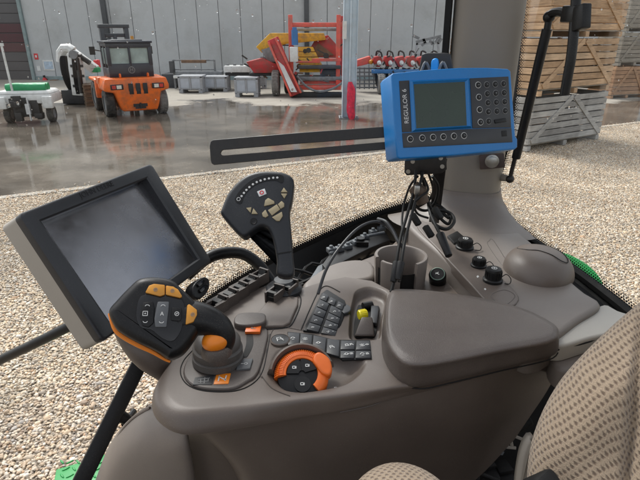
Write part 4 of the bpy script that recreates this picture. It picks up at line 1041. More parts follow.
# power outlet on the slope of the lower tray
c = W(437.5, 275, -.452); ax = Vec((-.2, -.55, .85)).normalized()
mb = MB(); mb.lathe([(0, -.03), (.0175, -.03), (.0175, 0), (.0135, .005), (.0, .005)], c, ax, 30); o = mb.build('power_socket', M['black'], cab)
mb = MB(); mb.lathe([(.0132, .0046), (.0146, .0034), (.0148, .0050), (.0134, .0058)], c, ax, 30, closed_prof=True); mb.build('socket_ring', M['ring_green'], o)
mb = MB(); a = ax.orthogonal().normalized(); b = ax.cross(a); mb.bar(c+ax*.0055-b*.004, c+ax*.0055+b*.004, .0014, .0008, ax); mb.bar(c+ax*.0055-a*.003+b*.003, c+ax*.0055+a*.004, .0012, .0008, ax); mb.build('symbol', M['icon'], o)
# rounded dome
c = phi.at(538, 270, -.004); rotz = Matrix.Rotation(-.35, 3, 'Z')
mb = MB(); n = 48; rings = []
for k in range(13):
    a = math.pi/2*k/12; rr = math.cos(a)**.62; zz = math.sin(a)**1.0
    rings.append([c + rotz @ Vec((.066*rr*math.cos(q), .076*rr*math.sin(q), .044*zz)) + Vec((.0, .004*zz, 0)) for q in [2*math.pi*j/n for j in range(n)]])
mb.loft(rings, closed=True, cap1=True); mb.build('console_dome', M['taupe'], cab, ang=60)
def dome_pt(x, y):
    q = rotz.inverted() @ Vec((x, y, 0)); rr = min(.98, math.hypot(q.x/.066, q.y/.076)); a = math.acos(min(1, rr**(1/.62)))
    return c + Vec((x, y, .044*math.sin(a)+.0004))
mb = MB(); cv = [(-.035, .030), (-.018, .046), (.010, .050), (.034, .030), (.046, -.004), (.040, -.030), (.024, -.034), (.012, -.014), (-.004, .004), (-.024, .010)]
P = [dome_pt(x, y) for x, y in [(p.x, p.y) for p in spline([Vec((a, b, 0)) for a, b in cv], 60, True)]]; mb.tube(P+[P[0]], .0009, 6); mb.build('seam', M['black_soft'], cab)
# cup holder with two finger slots
cc = W(401, 256, -.415); cc2 = Vec((cc.x, cc.y, 0))
def cupseg(a0, a1):
    mb = MB(); prof = [(.0455, 0), (.0475, .003), (.0525, .003), (.054, 0), (.051, -.07), (.050, -.10), (.040, -.10), (.042, -.09), (.0435, -.05)]
    mb.lathe(prof, cc, ZA, 40, a0, a1, ref=(1, 0, 0), closed_prof=True); return mb
mb = cupseg(R(-62), R(192)); mb.build('cup_holder', M['taupe_light'], cab, ang=45)
mb = cupseg(R(214), R(262)); mb.build('cup_holder_lug', M['taupe_light'], cab, ang=45)
mb = MB(); mb.cyl(cc-ZA*.096, cc-ZA*.088, .046, n=32); mb.lathe([(.047, -.02), (.047, -.095)], cc, ZA, 40); mb.build('cup_liner', M['black_soft'], cab)
# pale side cover and black joint line near the seat
mb = MB(); puffy(mb, pts_plane(level(-.44), spl2([(552, 341), (576, 322), (602, 304.5), (620, 311), (648, 320), (630, 329), (592, 337), (562, 345.5)], 40)), ZA, .03, .005, .003); mb.build('side_cover', M['cream'], cab, ang=50)
mb = MB(); mb.tube(spline([level(-.448).at(x, y) for x, y in ((548, 351), (566, 347.5), (596, 339))], 12), .0025, 6); mb.build('seam', M['black_soft'], cab)
mb = MB(); puffy(mb, pts_plane(level(-.47), spl2([(552, 350), (575, 345), (605, 334), (620, 345), (595, 372), (566, 370), (553, 362)], 40)), ZA, .04, .008, .004); mb.build('lower_cover', M['taupe_light'], cab, ang=50)
# window strut, bracket and handle at the rear window
US = .695
def S(x, y): return WU(x, y, US)
st = MB(); st.cyl(S(516, 158), S(547, 29), .0100, n=16); strut = st.build('gas_strut', M['black'], cab)
st = MB(); st.cyl(S(510, 178), S(516.5, 152), .005, n=12); st.ball(S(510, 179), .010); st.build('strut_rod', M['darkmetal'], strut)
st = MB(); st.cyl(S(547, 30), S(549, 18), .007, n=12); st.ball(S(549, 17), .012); st.tube(spline([S(548, 17), S(553, 13), S(560, 12), S(568, 14)], 12), .009, 10); st.build('ball_joint', M['black'], strut)
st = MB(); st.cyl(WU(500, 177, US-.01), S(510, 179), .010, .007, n=14); st.build('stud', M['pillar'], strut)
st = MB(); st.tube(spline([S(577, -30), S(576, 0), S(573.5, 35), S(571, 58), S(568, 75), S(564.5, 95)], 30), .0095, 12); hd = st.build('window_handle', M['black'], cab)
st = MB(); st.bar(S(582, 5), S(581, 30), .03, .02, UA); st.bar(S(565, 14), S(578, 14), .03, .02, UA); st.build('latch', M['black'], hd, bevel=.003)
# bolt plate and mounting strap on the pillar
mb = MB()
pf = Plane(pc(-.3)-da*.078, -da)
raise_(mb, pf, [(479, 155), (504, 153), (505, 167), (480, 169)], .008); bo = mb.build('bolt_plate', M['rust'], cab, bevel=.002)
c = pf.at(492, 160.5, .008); mb = MB(); mb.cyl(c, c-da*.006, .013, n=6); mb.cyl(c, c-da*.002, .016, n=20); mb.build('bolt', M['steel'], bo, bevel=.001)

# ---- outside: green mudguard and step of the tractor
mb = MB(); pg = Plane(WD(575, 262, 1.52), (-.15, -.55, .8)); puffy(mb, pts_plane(pg, spl2([(538, 242), (548, 246.5), (560, 250), (574, 255), (587, 262.5), (597, 271.5), (604, 283), (600, 296), (570, 288), (545, 266)], 40)), pg.n, .03, .012, .004); mb.build('mudguard', M['green'], cab, ang=60)
ps = level(-1.25)
mb = MB(); raise_(mb, ps, [(46, 520), (56, 469), (84, 461), (108, 453), (112, 470), (100, 520)], .0, base=-.03); stp = mb.build('step', M['green'], cab, bevel=.004)
mb = MB()
for i in range(6):
    for j in range(7):
        c = ps.at(62+i*8+(4 if j % 2 else 0), 462+j*7); mb.ball(c, (.013, .0035, .003), 8, 6, rot=Matrix.Rotation(.7 if (i+j) % 2 else -.7, 3, 'Z'))
mb.build('tread', M['green'], stp)
# ---- black door bars and grab rail
def T(x, y, d): return WD(x, y, d)
mb = MB(); mb.tube(spline([T(-330, 500, 1.35), T(-180, 440, 1.27), T(-40, 379, 1.15), T(0, 360, 1.1), T(40, 341, 1.05), T(74, 324, 1.02), T(110, 306, 1.0)], 20), .0105, 14); mb.build('grab_rail', M['black'], cab)
mb = MB(); mb.bar(T(146, 350, .98), T(40, 565, .86), .030, .022, (.3, -.8, .4)); mb.build('door_bar', M['black'], cab, bevel=.004)
mb = MB(); mb.tube([T(114, 412, .945), T(124, 418, .95), T(133, 424, .96)], [.012, .011, .009], 12); mb.cyl(T(124, 425, .95), T(134, 411, .99), .006, n=10); mb.build('hinge', M['black'], cab)
mb = MB(); mb.tube(spline([T(186, 276, .93), T(206, 259, .95), T(224, 253, .97), T(243, 254, .99), T(258, 264, 1.0), T(268, 277, 1.0), T(282, 296, .99)], 40), .0115, 14); mb.build('grab_tube', M['black'], cab)
def uvz(u, v, z): return UA*u+VA*v+ZA*(H+z)
mb = MB(); mb.prism([uvz(u, v, -1.0) for u, v in ((-.9, -1.05), (.95, -1.05), (.95, .95), (.22, .95), (.10, .42), (-.9, .42))], ZA*.04); mb.build('cab_floor', M['black_soft'], cab)  # runs on unseen behind the eye to block light bouncing off the gravel
# the rest of the cab behind the eye, added unseen to block bounced light: near-side door panel, rear bulkhead
mb = MB(); mb.prism([uvz(-.9, -1.05, z) for z in (-1.0,)]+[uvz(.95, -1.05, -1.0), uvz(.95, -1.05, -.12), uvz(-.9, -1.05, -.25)], VA*-.06); mb.build('unseen_door_panel', M['taupe_dark'], cab)
mb = MB(); mb.prism([uvz(.95, -1.05, -1.0), uvz(.95, .35, -1.0), uvz(.95, .35, -.2), uvz(.95, -1.05, -.2)], UA*.06); mb.build('unseen_bulkhead', M['taupe_dark'], cab)
for u, v in ((.92, -1.02), (-.9, -1.02)):
    mb = MB(); mb.bar(uvz(u, v, -1.0), uvz(u, v, .5), .16, .12, UA); mb.build('unseen_near_pillar', M['pillar'], cab, bevel=.02)

# ================================================================== MONITOR
def E_(v): return EYE+Vec(v)
sTL, sTR, sBR, sBL = E_((-.3665, .615, -.2265)), E_((-.2905, .8105, -.2225)), E_((-.212, .784, -.3575)), E_((-.2885, .5885, -.362))
mx_ = (sTR-sTL).normalized(); my_ = (sTL-sBL); my_ = (my_-mx_*my_.dot(mx_)).normalized(); mn = mx_.cross(my_)
mo = (sTL+sTR+sBR+sBL)/4
if mn.dot(EYE-mo) < 0: mn = -mn
pm = Plane(mo, mn)
mon = thing('display_monitor', 'black framed touchscreen monitor with a grey reflective screen and beige shell', 'monitor', mo-mn*.05)
oc = [pm.at(17, 214.5), pm.at(150.5, 164), pm.at(211, 261.5), pm.at(101, 343)]
def quad_round(q, r, n=6):
    out = []
    for i in range(4):
        p, a, b = q[i], (q[i-1]-q[i]).normalized(), (q[(i+1) % 4]-q[i]).normalized()
        for k in range(n+1):
            t = k/n; out.append((p+a*r).lerp(p, t).lerp(p.lerp(p+b*r, t), t))
    return out
def inset_quad(q, d): 
    c = sum(q, Vec((0,0,0)))/4
    return [p+(c-p).normalized()*d for p in q]
sc = [sTL, sTR, sBR, sBL]
mb = MB(); P = quad_round(oc, .008); Qi = quad_round(sc, .001)
def insP(d): return [p+(mo-p).normalized()*d for p in P]
mb.loft([[p-mn*.010 for p in P], P, [p+mn*.0022 for p in insP(.0008)], [p+mn*.0036 for p in insP(.003)], [p+mn*.0042 for p in insP(.006)], [p+mn*.0042 for p in quad_round([p+(p-mo).normalized()*.004 for p in sc], .001)], [p+mn*.002 for p in Qi], [p-mn*.018 for p in Qi]], closed=True)
mb.build('bezel', M['bezel'], mon, ang=28)
mb = MB(); q0 = quad_round([p-mn*.0099 for p in oc], .008); q1 = quad_round([p-mn*.040+(p-mo).normalized()*.002 for p in oc], .010); q2 = quad_round([p-mn*.052 for p in inset_quad(oc, .018)], .012)
mb.loft([q0, q1, q2], closed=True, cap1=True); mb.build('rear_shell', M['shell'], mon, ang=30)
mb = MB(); mb.poly([p-mn*d+(mo-p).normalized()*-.0006 for p, d in zip(sc, (.0135, .0135, .001, .001))]); mb.build('screen', M['screen'], mon, smooth=False)
mb = MB(); mb.text('JOHN DEERE', .0115, pm.at(95.5, 190.5, .0043), mx_, my_, ext=.0003); mb.build('lettering', M['black_gloss'], mon, smooth=False)
mb = MB(); mb.cyl(mo-mn*.05, mo-mn*.10-ZA*.08, .03, n=20); a = WD(136, 346, .735); mb.tube(spline([mo-mn*.075-ZA*.04, a, WD(168, 372, .78)], 14), .018, 14); mb.build('mount', M['taupe'], mon)
pmod = Plane(WD(204, 288, .80), mn)
mb = MB(); puffy(mb, pts_plane(pmod, spl2([(193, 288), (197, 281), (205, 276.5), (210, 281), (208.5, 291), (201, 298.5), (195, 297)], 24)), mn, .02, .003, .002); mo2 = mb.build('rocker_pod', M['black'], mon, ang=50)
mb = MB()
for a, b in (((197, 286), (203.5, 281)), ((199, 292), (206.5, 286))): mb.bar(pmod.at(*a, .002), pmod.at(*b, .002), .006, .004, mn)
mb.build('rocker', M['black_gloss'], mo2, bevel=.001)

# ================================================================== BLUE CONTROL BOX
bTL, bTR, bBR, bBL = WD(391, 73, .89), WD(511, 68.5, .95), WD(515.5, 147.5, .96), WD(397, 157, .90)
bn = (bTR-bBL).cross(bTL-bBR).normalized(); bo_ = (bTL+bTR+bBR+bBL)/4
if bn.dot(EYE-bo_) < 0: bn = -bn
pbx = Plane(bo_, bn); bx_ = (pbx.at(463, 130)-pbx.at(412, 133)).normalized(); by_ = bn.cross(bx_).normalized()
box = thing('control_box', 'bright blue control box with dark green screen and round black keys', 'control unit', bo_-bn*.05)
mb = MB(); OUT = [(391, 76), (393, 73), (425, 69.7), (459, 67.6), (488, 67.4), (508, 68.5), (511, 71), (513.2, 100), (515.8, 136), (517.8, 139), (517.8, 147), (515, 149.5), (456, 155.5), (400, 159), (397, 156.5), (395.3, 135), (393, 105)]
puffy(mb, pts_plane(pbx, OUT), bn, .055, .0035, .004); shell = mb.build('shell', M['blue'], box, ang=50)
def bp(px, h, m, nm, bev=.0006, par=box): return pad_(nm, pbx, px, h, m, par, bev)
bp([(399, 81), (409.3, 80.4), (411.8, 131.8), (402, 132.4)], .0012, M['dark_btn'], 'name_strip')
# raised frame round the lcd
mb = MB(); fo = pts_plane(pbx, [(409, 80.8), (468.7, 78.2), (471.5, 128.2), (411.4, 132)], .001); fi0 = pts_plane(pbx, [(411, 82.6), (466.2, 80.2), (468.6, 126.8), (413.6, 130.2)], .007); fi = pts_plane(pbx, [(412.8, 84.7), (463.9, 82.2), (465.8, 125.9), (415.5, 128.8)], .0035)
mb.loft([pts_plane(pbx, [(409, 80.8), (468.7, 78.2), (471.5, 128.2), (411.4, 132)], -.001), fo, fi0, fi], closed=True); mb.build('screen_frame', M['blue'], box, smooth=False)
bp([(412.6, 84.5), (464.1, 82), (466, 126.1), (415.3, 129)], .0034, M['lcd'], 'lcd_screen', 0)
bp([(469.6, 78.4), (508.2, 76.6), (510.9, 127.6), (472.2, 128.4)], .0012, M['dark_btn'], 'keypad_plate')
bp([(402, 133.2), (471, 128.9), (511.2, 128), (512.3, 142.2), (403.2, 147.8)], .0011, M['dark_btn'], 'lower_plate')
def zc(x, y): return (380+x/4.174, 60+y/4.174)
keys = [(zc(x, y), True) for x, y in ((408, 105), (411, 156), (414, 208), (418, 260))]
for j in range(4):
    for i in range(3):
        keys.append((zc(444+i*35+j*2.2, 104+j*37.5-i*2.2), False))
keys += [(zc(452, 256), False)]
keys += [(zc(x, y), True) for x, y in ((125, 330), (175, 326), (220, 323), (263, 321), (307, 318), (349, 316))]
for idx, ((x, y), ringed) in enumerate(keys):
    c = pbx.at(x, y, .0011); mb = MB(); r = .0050
    mb.lathe([(0, 0), (r, 0), (r, .0016), (r*.85, .0024), (0, .0026)], c, bn, 20, mi=0)
    mb.lathe([(r*1.0, .0001), (r*1.22, .0001), (r*1.22, .0006), (r*1.0, .0006)], c, bn, 20, mi=1 if ringed else 2, closed_prof=True)
    g = c+bn*.0027
    k = idx % 5
    if k in (0, 3): mb.bar(g-bx_*.0016, g+bx_*.0016, .0008, .0003, bn, 2)
    if k in (1, 3): mb.bar(g-by_*.0016, g+by_*.0016, .0008, .0003, bn, 2)
    if k in (2, 4): mb.bar(g-bx_*.0012+by_*.0012, g+bx_*.0014-by_*.0004, .0008, .0003, bn, 2)
    mb.build('round_key', [M['black'], M['icon'], M['icon_dim']], box)
bp([zc(474, 250), zc(522, 242), zc(526, 258), zc(478, 266)], .0030, M['black'], 'wide_key', .001)
bp([zc(505, 296), zc(527, 294), zc(529, 318), zc(507, 320)], .0016, M['black'], 'sensor_window', .0004)
mb = MB(); mb.text('REGULOR 6', .0118, pbx.at(405.3, 106.5, .0014), by_, -bx_, ext=.0002); mb.build('lettering', M['icon'], box, smooth=False)
# slotted steel bar behind the box
pbar = Plane(WD(393, 140, .97), (-.12, -.95, .25))
t = thing('slotted_bar', 'long flat black steel bar with a slot reaching left from the blue box', 'bracket', pbar.at(393, 140))
o_ = [(209.5, 146), (210.5, 141.5), (213, 139.8), (300, 132.5), (420, 124), (420, 146.5), (320, 155), (214, 165), (211.5, 163.5), (210.5, 160)]
def bar_slot():
    P = pts_plane(pbar, o_); 
    i_ = [(220.5, 153), (221.5, 151), (223, 150), (300, 143.5), (392, 137), (392, 141.2), (320, 147.5), (223.5, 155.5), (221.3, 155), (220.6, 154)]
    Q = pts_plane(pbar, i_); mb = MB(); n = pbar.n; th = .005
    for h0 in (0,):
        top = [p for p in P]; tq = [q for q in Q]
        mb.loft([[p-n*th for p in P], P, Q, [q-n*th for q in Q], [p-n*th for p in P]], closed=True)
    return mb.build('bar', M['darkmetal'], t, bevel=.0008, seg=1)
bar_slot()
# mounting plate under the box and strap
ppl = Plane(WD(425, 166, .97), -da)
t2 = thing('mounting_plate', 'black drilled mounting plate and strap hanging under the blue box', 'bracket', ppl.at(426, 166))
mb = MB(); raise_(mb, ppl, [(405, 158), (446, 152), (447, 169), (441, 173), (407, 175), (404.5, 172)], .004); o = mb.build('plate', M['darkmetal'], t2, bevel=.001)
for x, y in ((408.5, 171), (442.5, 166), (413, 161), (441, 157.5)):
    mb = MB(); c = ppl.at(x, y, .0044); mb.cyl(c, c+ppl.n*.0006, .0042, n=14); mb.build('hole', M['steel'], o)
mb = MB(); mb.bar(ppl.at(441, 160, -.01), WD(434, 222, 1.12), .022, .005, da); mb.build('strap', M['darkmetal'], t2, bevel=.001)
# phone holder behind the box
pph = Plane(WD(435, 62, 1.02), -da)
t3 = thing('device_holder', 'dark plastic holder plate with a bright blue clip above the blue box', 'holder', pph.at(435, 70))
mb = MB(); puffy(mb, pts_plane(pph, spl2([(421, 80), (421, 58), (424, 53.5), (436, 53), (448, 53.5), (451, 57), (451, 80)], 40)), -da, .01, .003, .002); mb.build('plate', M['bezel'], t3, ang=50)
mb = MB(); puffy(mb, pts_plane(pph, spl2([(431.5, 74), (431.5, 62), (434, 58.5), (437.5, 58.5), (439, 62), (439, 74)], 24), .01), -da, .012, .004, .002); mb.build('clip', M['cyan'], t3, ang=50)
mb = MB()
for x in (426, 443): c = pph.at(x, 66); mb.tube(spline([c-Vec((.008, .0, .01))-da*.006, c+Vec((0, 0, .008))-da*.012, c+Vec((.01, 0, -.01))-da*.006], 10), .003, 6)
mb.build('spring', M['machine_grey'], t3)
# ================================================================== ARMREST CONSOLE
DZ = -.445
deck = level(DZ)
con = thing('armrest_console', 'taupe armrest control console with padded lid, button rows and orange dial', 'control console', W(330, 400, -.68))
# side body lofted from the deck edge round the lip and down under it
BR = [
 (-.4449, [(188, 350), (177, 366), (171, 382), (174, 396), (190, 405), (230, 403), (290, 397), (345, 391), (390, 384), (430, 372), (500, 354), (545, 338)]),
 (-.4455, [(185, 350), (172, 367), (165, 384), (168, 399), (186, 409), (230, 407), (290, 400.5), (345, 394), (391, 387), (430, 377), (500, 358), (549, 341)]),
 (-.4500, [(180, 352), (165, 371), (156, 390), (160, 406), (183, 416.5), (233, 413), (290, 405), (345, 398), (392, 390), (430, 383), (500, 364), (554, 346)]),
 (-.4620, [(178, 356), (161, 377), (152.5, 397), (157, 416), (183, 428), (234, 423), (290, 413.5), (345, 405), (394, 394), (430, 387), (500, 369), (557, 352)]),
 (-.4700, [(178, 360), (161, 382), (153, 402), (158, 421), (184, 434), (235, 428), (290, 418.5), (345, 409.5), (395, 397.5), (430, 389.5), (500, 371), (558, 355)]),
 (-.4725, [(180, 363), (164, 384), (157, 403), (162, 421.5), (186, 434.8), (236, 429), (290, 419.5), (345, 410.5), (395, 398.5), (430, 390), (500, 371.5), (557.5, 356)]),
]
LOW = [
 (-.4726, [(180, 363), (164, 384), (157, 403), (162, 421.5), (186, 434.8), (236, 429), (290, 419.5), (345, 410.5), (395, 398.5), (430, 390), (500, 371.5), (557.5, 356)]),
 (-.4745, [(186, 370), (176, 388), (172, 405), (178, 418), (197, 428), (238, 423), (291, 414), (345, 405.5), (396, 394), (431, 387), (500, 371), (556.5, 357)]),
 (-.50, [(196, 384), (190, 400), (190, 415), (196, 428), (210, 438), (248, 435), (295, 428), (346, 420), (397, 410), (432, 402), (500, 384), (560, 365)]),
 (-.57, [(225, 415), (220, 428), (218, 440), (222, 452), (236, 466), (268, 466), (306, 463), (350, 456), (398, 446), (432, 438), (496, 420), (547, 391)]),
 (-.65, [(250, 440), (243, 455), (238, 470), (240, 484), (254, 500), (285, 500), (318, 497), (354, 490), (396, 480), (428, 473), (484, 456), (531, 415)]),
 (-.72, [(268, 460), (262, 475), (258, 490), (262, 510), (276, 528), (304, 528), (332, 525), (360, 517), (396, 506), (426, 497), (470, 484), (514, 440)]),
]
mb = MB(); rr = rings_px(BR, 90); surf(mb, rr, 4); mb.build('rim', M['taupe'], con, ang=70)
mb = MB(); rr2 = rings_px(LOW, 90); surf(mb, rr2, 4); mb.build('side_panel', M['taupe'], con, ang=70)
# a fine mould parting line where the lid seat runs into the side panel
mb = MB(); mb.tube(spline([W(x, y, z) for x, y, z in ((340, 412.5, -.4735), (372, 405.5, -.4735), (388, 398, -.472), (398, 389, -.466), (404, 383, -.458))], 24), .0009, 6); mb.build('seam', M['taupe_dark'], con)
# deck with a scooped recess for the dial
dk_out = [(188, 350), (177, 366), (171, 382), (174, 396), (190, 405), (230, 403), (290, 397), (345, 391), (390, 384), (430, 372), (500, 354), (545, 338), (520, 318), (440, 305), (400, 296), (372, 281), (345, 277), (322, 282), (300, 289), (284, 288), (262, 287), (240, 298), (222, 308), (205, 322)]
hole = spl2([(269, 370), (274, 352), (290, 346), (312, 347.5), (338, 354), (363, 358), (368, 364), (361, 375), (346, 385), (322, 390.5), (298, 393), (279, 388)], 50)
hole2 = spl2([(349, 338.5), (349, 318), (352, 300), (356, 290), (370, 286), (386, 291), (387, 300), (383, 318), (381, 337), (374, 340.5), (360, 340.5)], 50)
mb = MB(); bm = mb.bm
def loop(P):
    v = [bm.verts.new(p) for p in P]; return v, [bm.edges.new((v[i], v[(i+1) % len(v)])) for i in range(len(v))]
rim0 = rr[0]
n12 = dk_out[12:]
v1, e1 = loop(list(rim0)+[deck.at(x, y) for x, y in n12]); v2, e2 = loop([deck.at(x, y) for x, y in hole]); v3, e3 = loop([deck.at(x, y) for x, y in hole2])
bmesh.ops.triangle_fill(bm, edges=e1+e2+e3, use_beauty=True, normal=(0, 0, 1))
for vv_, prof in ((v3, ((.97, -.001), (.93, -.006), (.90, -.013), (.86, -.0165), (.78, -.0175), (.4, -.018))), (v2, ((.96, -.0012), (.90, -.005), (.82, -.011), (.70, -.016), (.5, -.019), (.25, -.020)))):
  c = sum((v.co for v in vv_), Vec((0, 0, 0)))/len(vv_); prev = vv_
  for f, dz in prof:
    nv = [bm.verts.new(c+(v.co-c)*f+Vec((0, 0, dz))) for v in vv_]
    for i in range(len(nv)): mb.face([prev[i], prev[(i+1) % len(nv)], nv[(i+1) % len(nv)], nv[i]])
    prev = nv
  mb.face(prev)
mb.build('deck', M['taupe'], con, ang=60)
# padded lid
PR = [
 (-.452, [(404, 384), (390, 366), (386, 345), (388, 320), (391, 305), (397, 298), (430, 300), (480, 308), (520, 320), (548, 335), (554, 346), (545, 356), (500, 367), (450, 378), (425, 384)]),
 (-.448, [(402, 384), (386, 366), (381.5, 344), (384, 318), (388, 301), (396, 294.5), (430, 296.5), (480, 304), (522, 316), (552, 332), (558.5, 345), (550, 357), (500, 368.5), (450, 380.5), (424, 386)]),
 (-.418, [(402, 368), (387, 351), (383, 331), (385, 307), (389.5, 293.5), (397, 289.5), (430, 291), (480, 298), (523, 309), (553, 324), (559, 335), (551, 345.5), (500, 355.5), (450, 366), (424, 370.5)]),
 (-.4075, [(404, 360), (389.5, 344), (386, 326), (387.5, 304), (391, 294), (398.5, 290.3), (430, 291.8), (480, 298.8), (522, 309.3), (551, 323.5), (557, 332.5), (549, 341), (500, 350), (450, 359.5), (425, 363)]),
 (-.4022, [(407, 354), (393, 339), (389, 323), (389.5, 304), (392.5, 295.5), (400, 292), (430.5, 293.5), (480, 300.5), (521, 310.5), (547, 323), (552, 329.5), (545, 336), (499, 344.5), (450, 353), (425, 356.5)]),
 (-.4003, [(411, 347), (399, 333.5), (394, 320), (394.5, 304), (397.5, 298), (404, 295.5), (431.5, 297), (480, 303.5), (518, 312.5), (540, 322.5), (543.5, 326.5), (537, 331), (497, 338.5), (450, 346), (426, 349)]),
]
def lerp_px(a, b, f): return [(p[0]+(q[0]-p[0])*f, p[1]+(q[1]-p[1])*f) for p, q in zip(a, b)]
PR[4] = (PR[4][0], lerp_px(PR[4][1], PR[3][1], .45)); PR[5] = (PR[5][0], lerp_px(PR[5][1], PR[4][1], .5)); PR[3] = (-.4065, lerp_px(PR[3][1], PR[2][1], .3))
def smooth_ring(z, px, n=90): return spline([W(x, y, z) for x, y in px], n, True)
mb = MB(); rp = [smooth_ring(z, px) for z, px in PR]
cc_ = sum(rp[-1], Vec((0, 0, 0)))/len(rp[-1])
for f in (.66, .33): rp.append([cc_+(p-cc_)*f+Vec((0, 0, .0012*(1-f))) for p in rp[5]])
surf(mb, rp, 3, closed=True, cap0=True, cap1=True); mb.build('padded_lid', M['taupe_pad'], con, ang=80)
mb = MB(); mb.tube([p+Vec((0, 0, -.001)) for p in spline([W(x, y, -.4525) for x, y in ((404, 386), (424, 388), (450, 382.5), (500, 370.5), (551, 358.5), (559, 347))], 40)], .0010, 6); mb.build('lid_gap', M['black_soft'], con)

# ---- raised panels round the drive lever
out = spl2([(199, 345), (213, 331), (235, 327), (262, 327), (268, 331), (266, 345), (258, 372), (247, 381), (232, 388), (206, 388), (190, 383), (183, 372), (188, 357)], 60)
mb = MB(); puffy(mb, pts_plane(level(DZ+.004), out), ZA, .008, .003, .001); mb.build('lever_plate', M['taupe_dark'], con, ang=50)
mb = MB(); P = spline([level(DZ+.0005).at(x, y) for x, y in [(196, 347), (184, 360), (180.5, 373), (188, 385), (206, 391), (234, 391), (252, 384), (262, 372), (267, 352), (270, 334)]], 60); mb.tube(P, .0008, 6); mb.build('seam', M['black_soft'], con)
pl2 = level(DZ+.004)
def chip(nm, px, m, h=.0018, par=con, bev=.0006): return pad_(nm, pl2, px, h, m, par, bev)
o = chip('gate_label', [(195, 378), (214, 375), (212, 385), (193, 385)], M['dark_btn'], .0008, bev=0)
mb = MB()
for a, b in (((198, 380), (210, 378.5)), ((198, 382.5), (209, 381.5)), ((201, 379), (200.5, 383.5)), ((205, 378), (204, 384)), ((208.5, 378.5), (208, 382))): mb.bar(pl2.at(*a, .001), pl2.at(*b, .001), .0009, .0004, ZA)
mb.build('symbol', M['icon_dim'], o)
o = chip('neutral_label', [(216.5, 374.5), (231, 373.5), (228.5, 384), (213.5, 384.5)], M['orange'], .001)
mb = MB()
for a, b in (((218.3, 382), (219.5, 376.8)), ((225, 381.5), (226.5, 376.3)), ((218.5, 377.5), (226, 380.8))): mb.bar(pl2.at(*a, .0014), pl2.at(*b, .0014), .0016, .0006, ZA)
mb.build('letter_n', M['icon'], o)
o = chip('park_button', [(239, 361), (253, 360), (250, 370), (236.5, 371)], M['grey_btn'], .003)
mb = MB(); c = pl2.at(246, 365.5, .0032); mb.lathe([(.0018, 0), (.0026, 0), (.0026, .0004), (.0018, .0004)], c, ZA, 16, closed_prof=True); mb.box(c+Vec((-.005, 0, .0002)), (.004, .001, .0004)); mb.build('symbol', M['icon'], o)
o = pad_('brake_label', level(DZ+.0055), [(247, 325.5), (262, 324.5), (260, 333.5), (245, 333.5)], .0035, M['orange_red'], con, .0006)
mb = MB(); c = level(DZ+.0055).at(253.5, 329.5, .0037); mb.lathe([(.002, 0), (.0032, 0), (.0032, .0005), (.002, .0005)], c, ZA, 16, 0, 4.2, closed_prof=True); mb.box(c+Vec((0, -.003, .0002)), (.008, .001, .0004)); mb.build('symbol', M['icon_dim'], o)
# slot beside the boot
mb = MB(); raise_(mb, pl2, spl2([(247, 334), (252, 333), (253, 345), (247, 357), (243, 356), (246, 345)], 24), .0006); mb.build('lever_slot', M['black_soft'], con)
# flat covers behind
mb = MB(); puffy(mb, pts_plane(level(DZ+.014), spl2([(234, 322), (239, 313), (262, 312.5), (266, 317), (263, 322.5), (245, 325)], 40)), ZA, .015, .003, .001); mb.build('thumb_rest', M['taupe_dark'], con, ang=50)
mb = MB(); puffy(mb, pts_plane(level(DZ+.005), [(247, 326), (268, 300), (282, 294), (298, 297), (298, 304), (290, 322), (283, 325.5)]), ZA, .008, .003, .001); mb.build('cover_plate', M['taupe'], con, ang=50)
mb = MB(); P = spline([level(DZ+.0004).at(x, y) for x, y in ((243, 329), (262, 329.5), (284, 328), (292, 324), (300, 306), (300, 296), (292, 293))], 40); mb.tube(P, .0012, 6); mb.build('seam', M['black_soft'], con)
mb = MB(); P = spline([level(DZ+.0004).at(x, y) for x, y in ((301, 330), (310, 309), (319, 291), (327, 286), (340, 292))], 40); mb.tube(P, .0010, 6); mb.build('seam', M['black_soft'], con)
# switch panel with raised border
mb = MB(); P = spline([level(DZ+.0003).at(x, y) for x, y in [(262, 378), (260, 370), (268, 345), (273, 330), (282, 327), (305, 331)]], 40); mb.tube(P, .0007, 6); mb.build('seam', M['taupe_dark'], con); mb = MB()
P = spline([level(DZ+.0005).at(x, y) for x, y in [(262, 376), (272, 388), (290, 396)]], 20); mb.tube(P, .0007, 6); mb.build('seam', M['taupe_dark'], con)
# ---- remote valve paddles
def paddle(x, y, w, h, ang, par=con):
    mb = MB(); c = deck.at(x, y); rz = Matrix.Rotation(ang, 3, 'Z')
    mb.box(c+ZA*.004, (w*1.12, h*1.15, .018), rz, 1)
    n = 9; prof = [(-.5, .012), (-.42, .020), (-.2, .021), (.0, .014), (.2, .011), (.38, .016), (.5, .024), (.56, .023), (.5, .010)]
    for a, b in zip(prof[:-1], prof[1:]):
        P = [c + rz @ Vec((sx*w*.46, q[0]*h, q[1])) for q in (a, b) for sx in ((-1, 1) if q is a else (1, -1))]
        mb.poly(P, 0)
    for sx in (-1, 1): mb.box(c+rz @ Vec((sx*w*.55, 0, .010)), (.003, h*1.2, .020), rz, 2)
    mb.box(c+rz @ Vec((0, h*.60, .012)), (w*1.15, .004, .026), rz, 2)
    mb.build('valve_paddle', [M['black'], M['black_soft'], M['taupe_dark']], par, bevel=.0, ang=50, fix=False)
for k in range(5): paddle(213+k*10.5, 314-k*7.2, .019, .045, -.62)
for x, y in ((275, 300), (289, 294)): paddle(x, y, .018, .026, -.5)
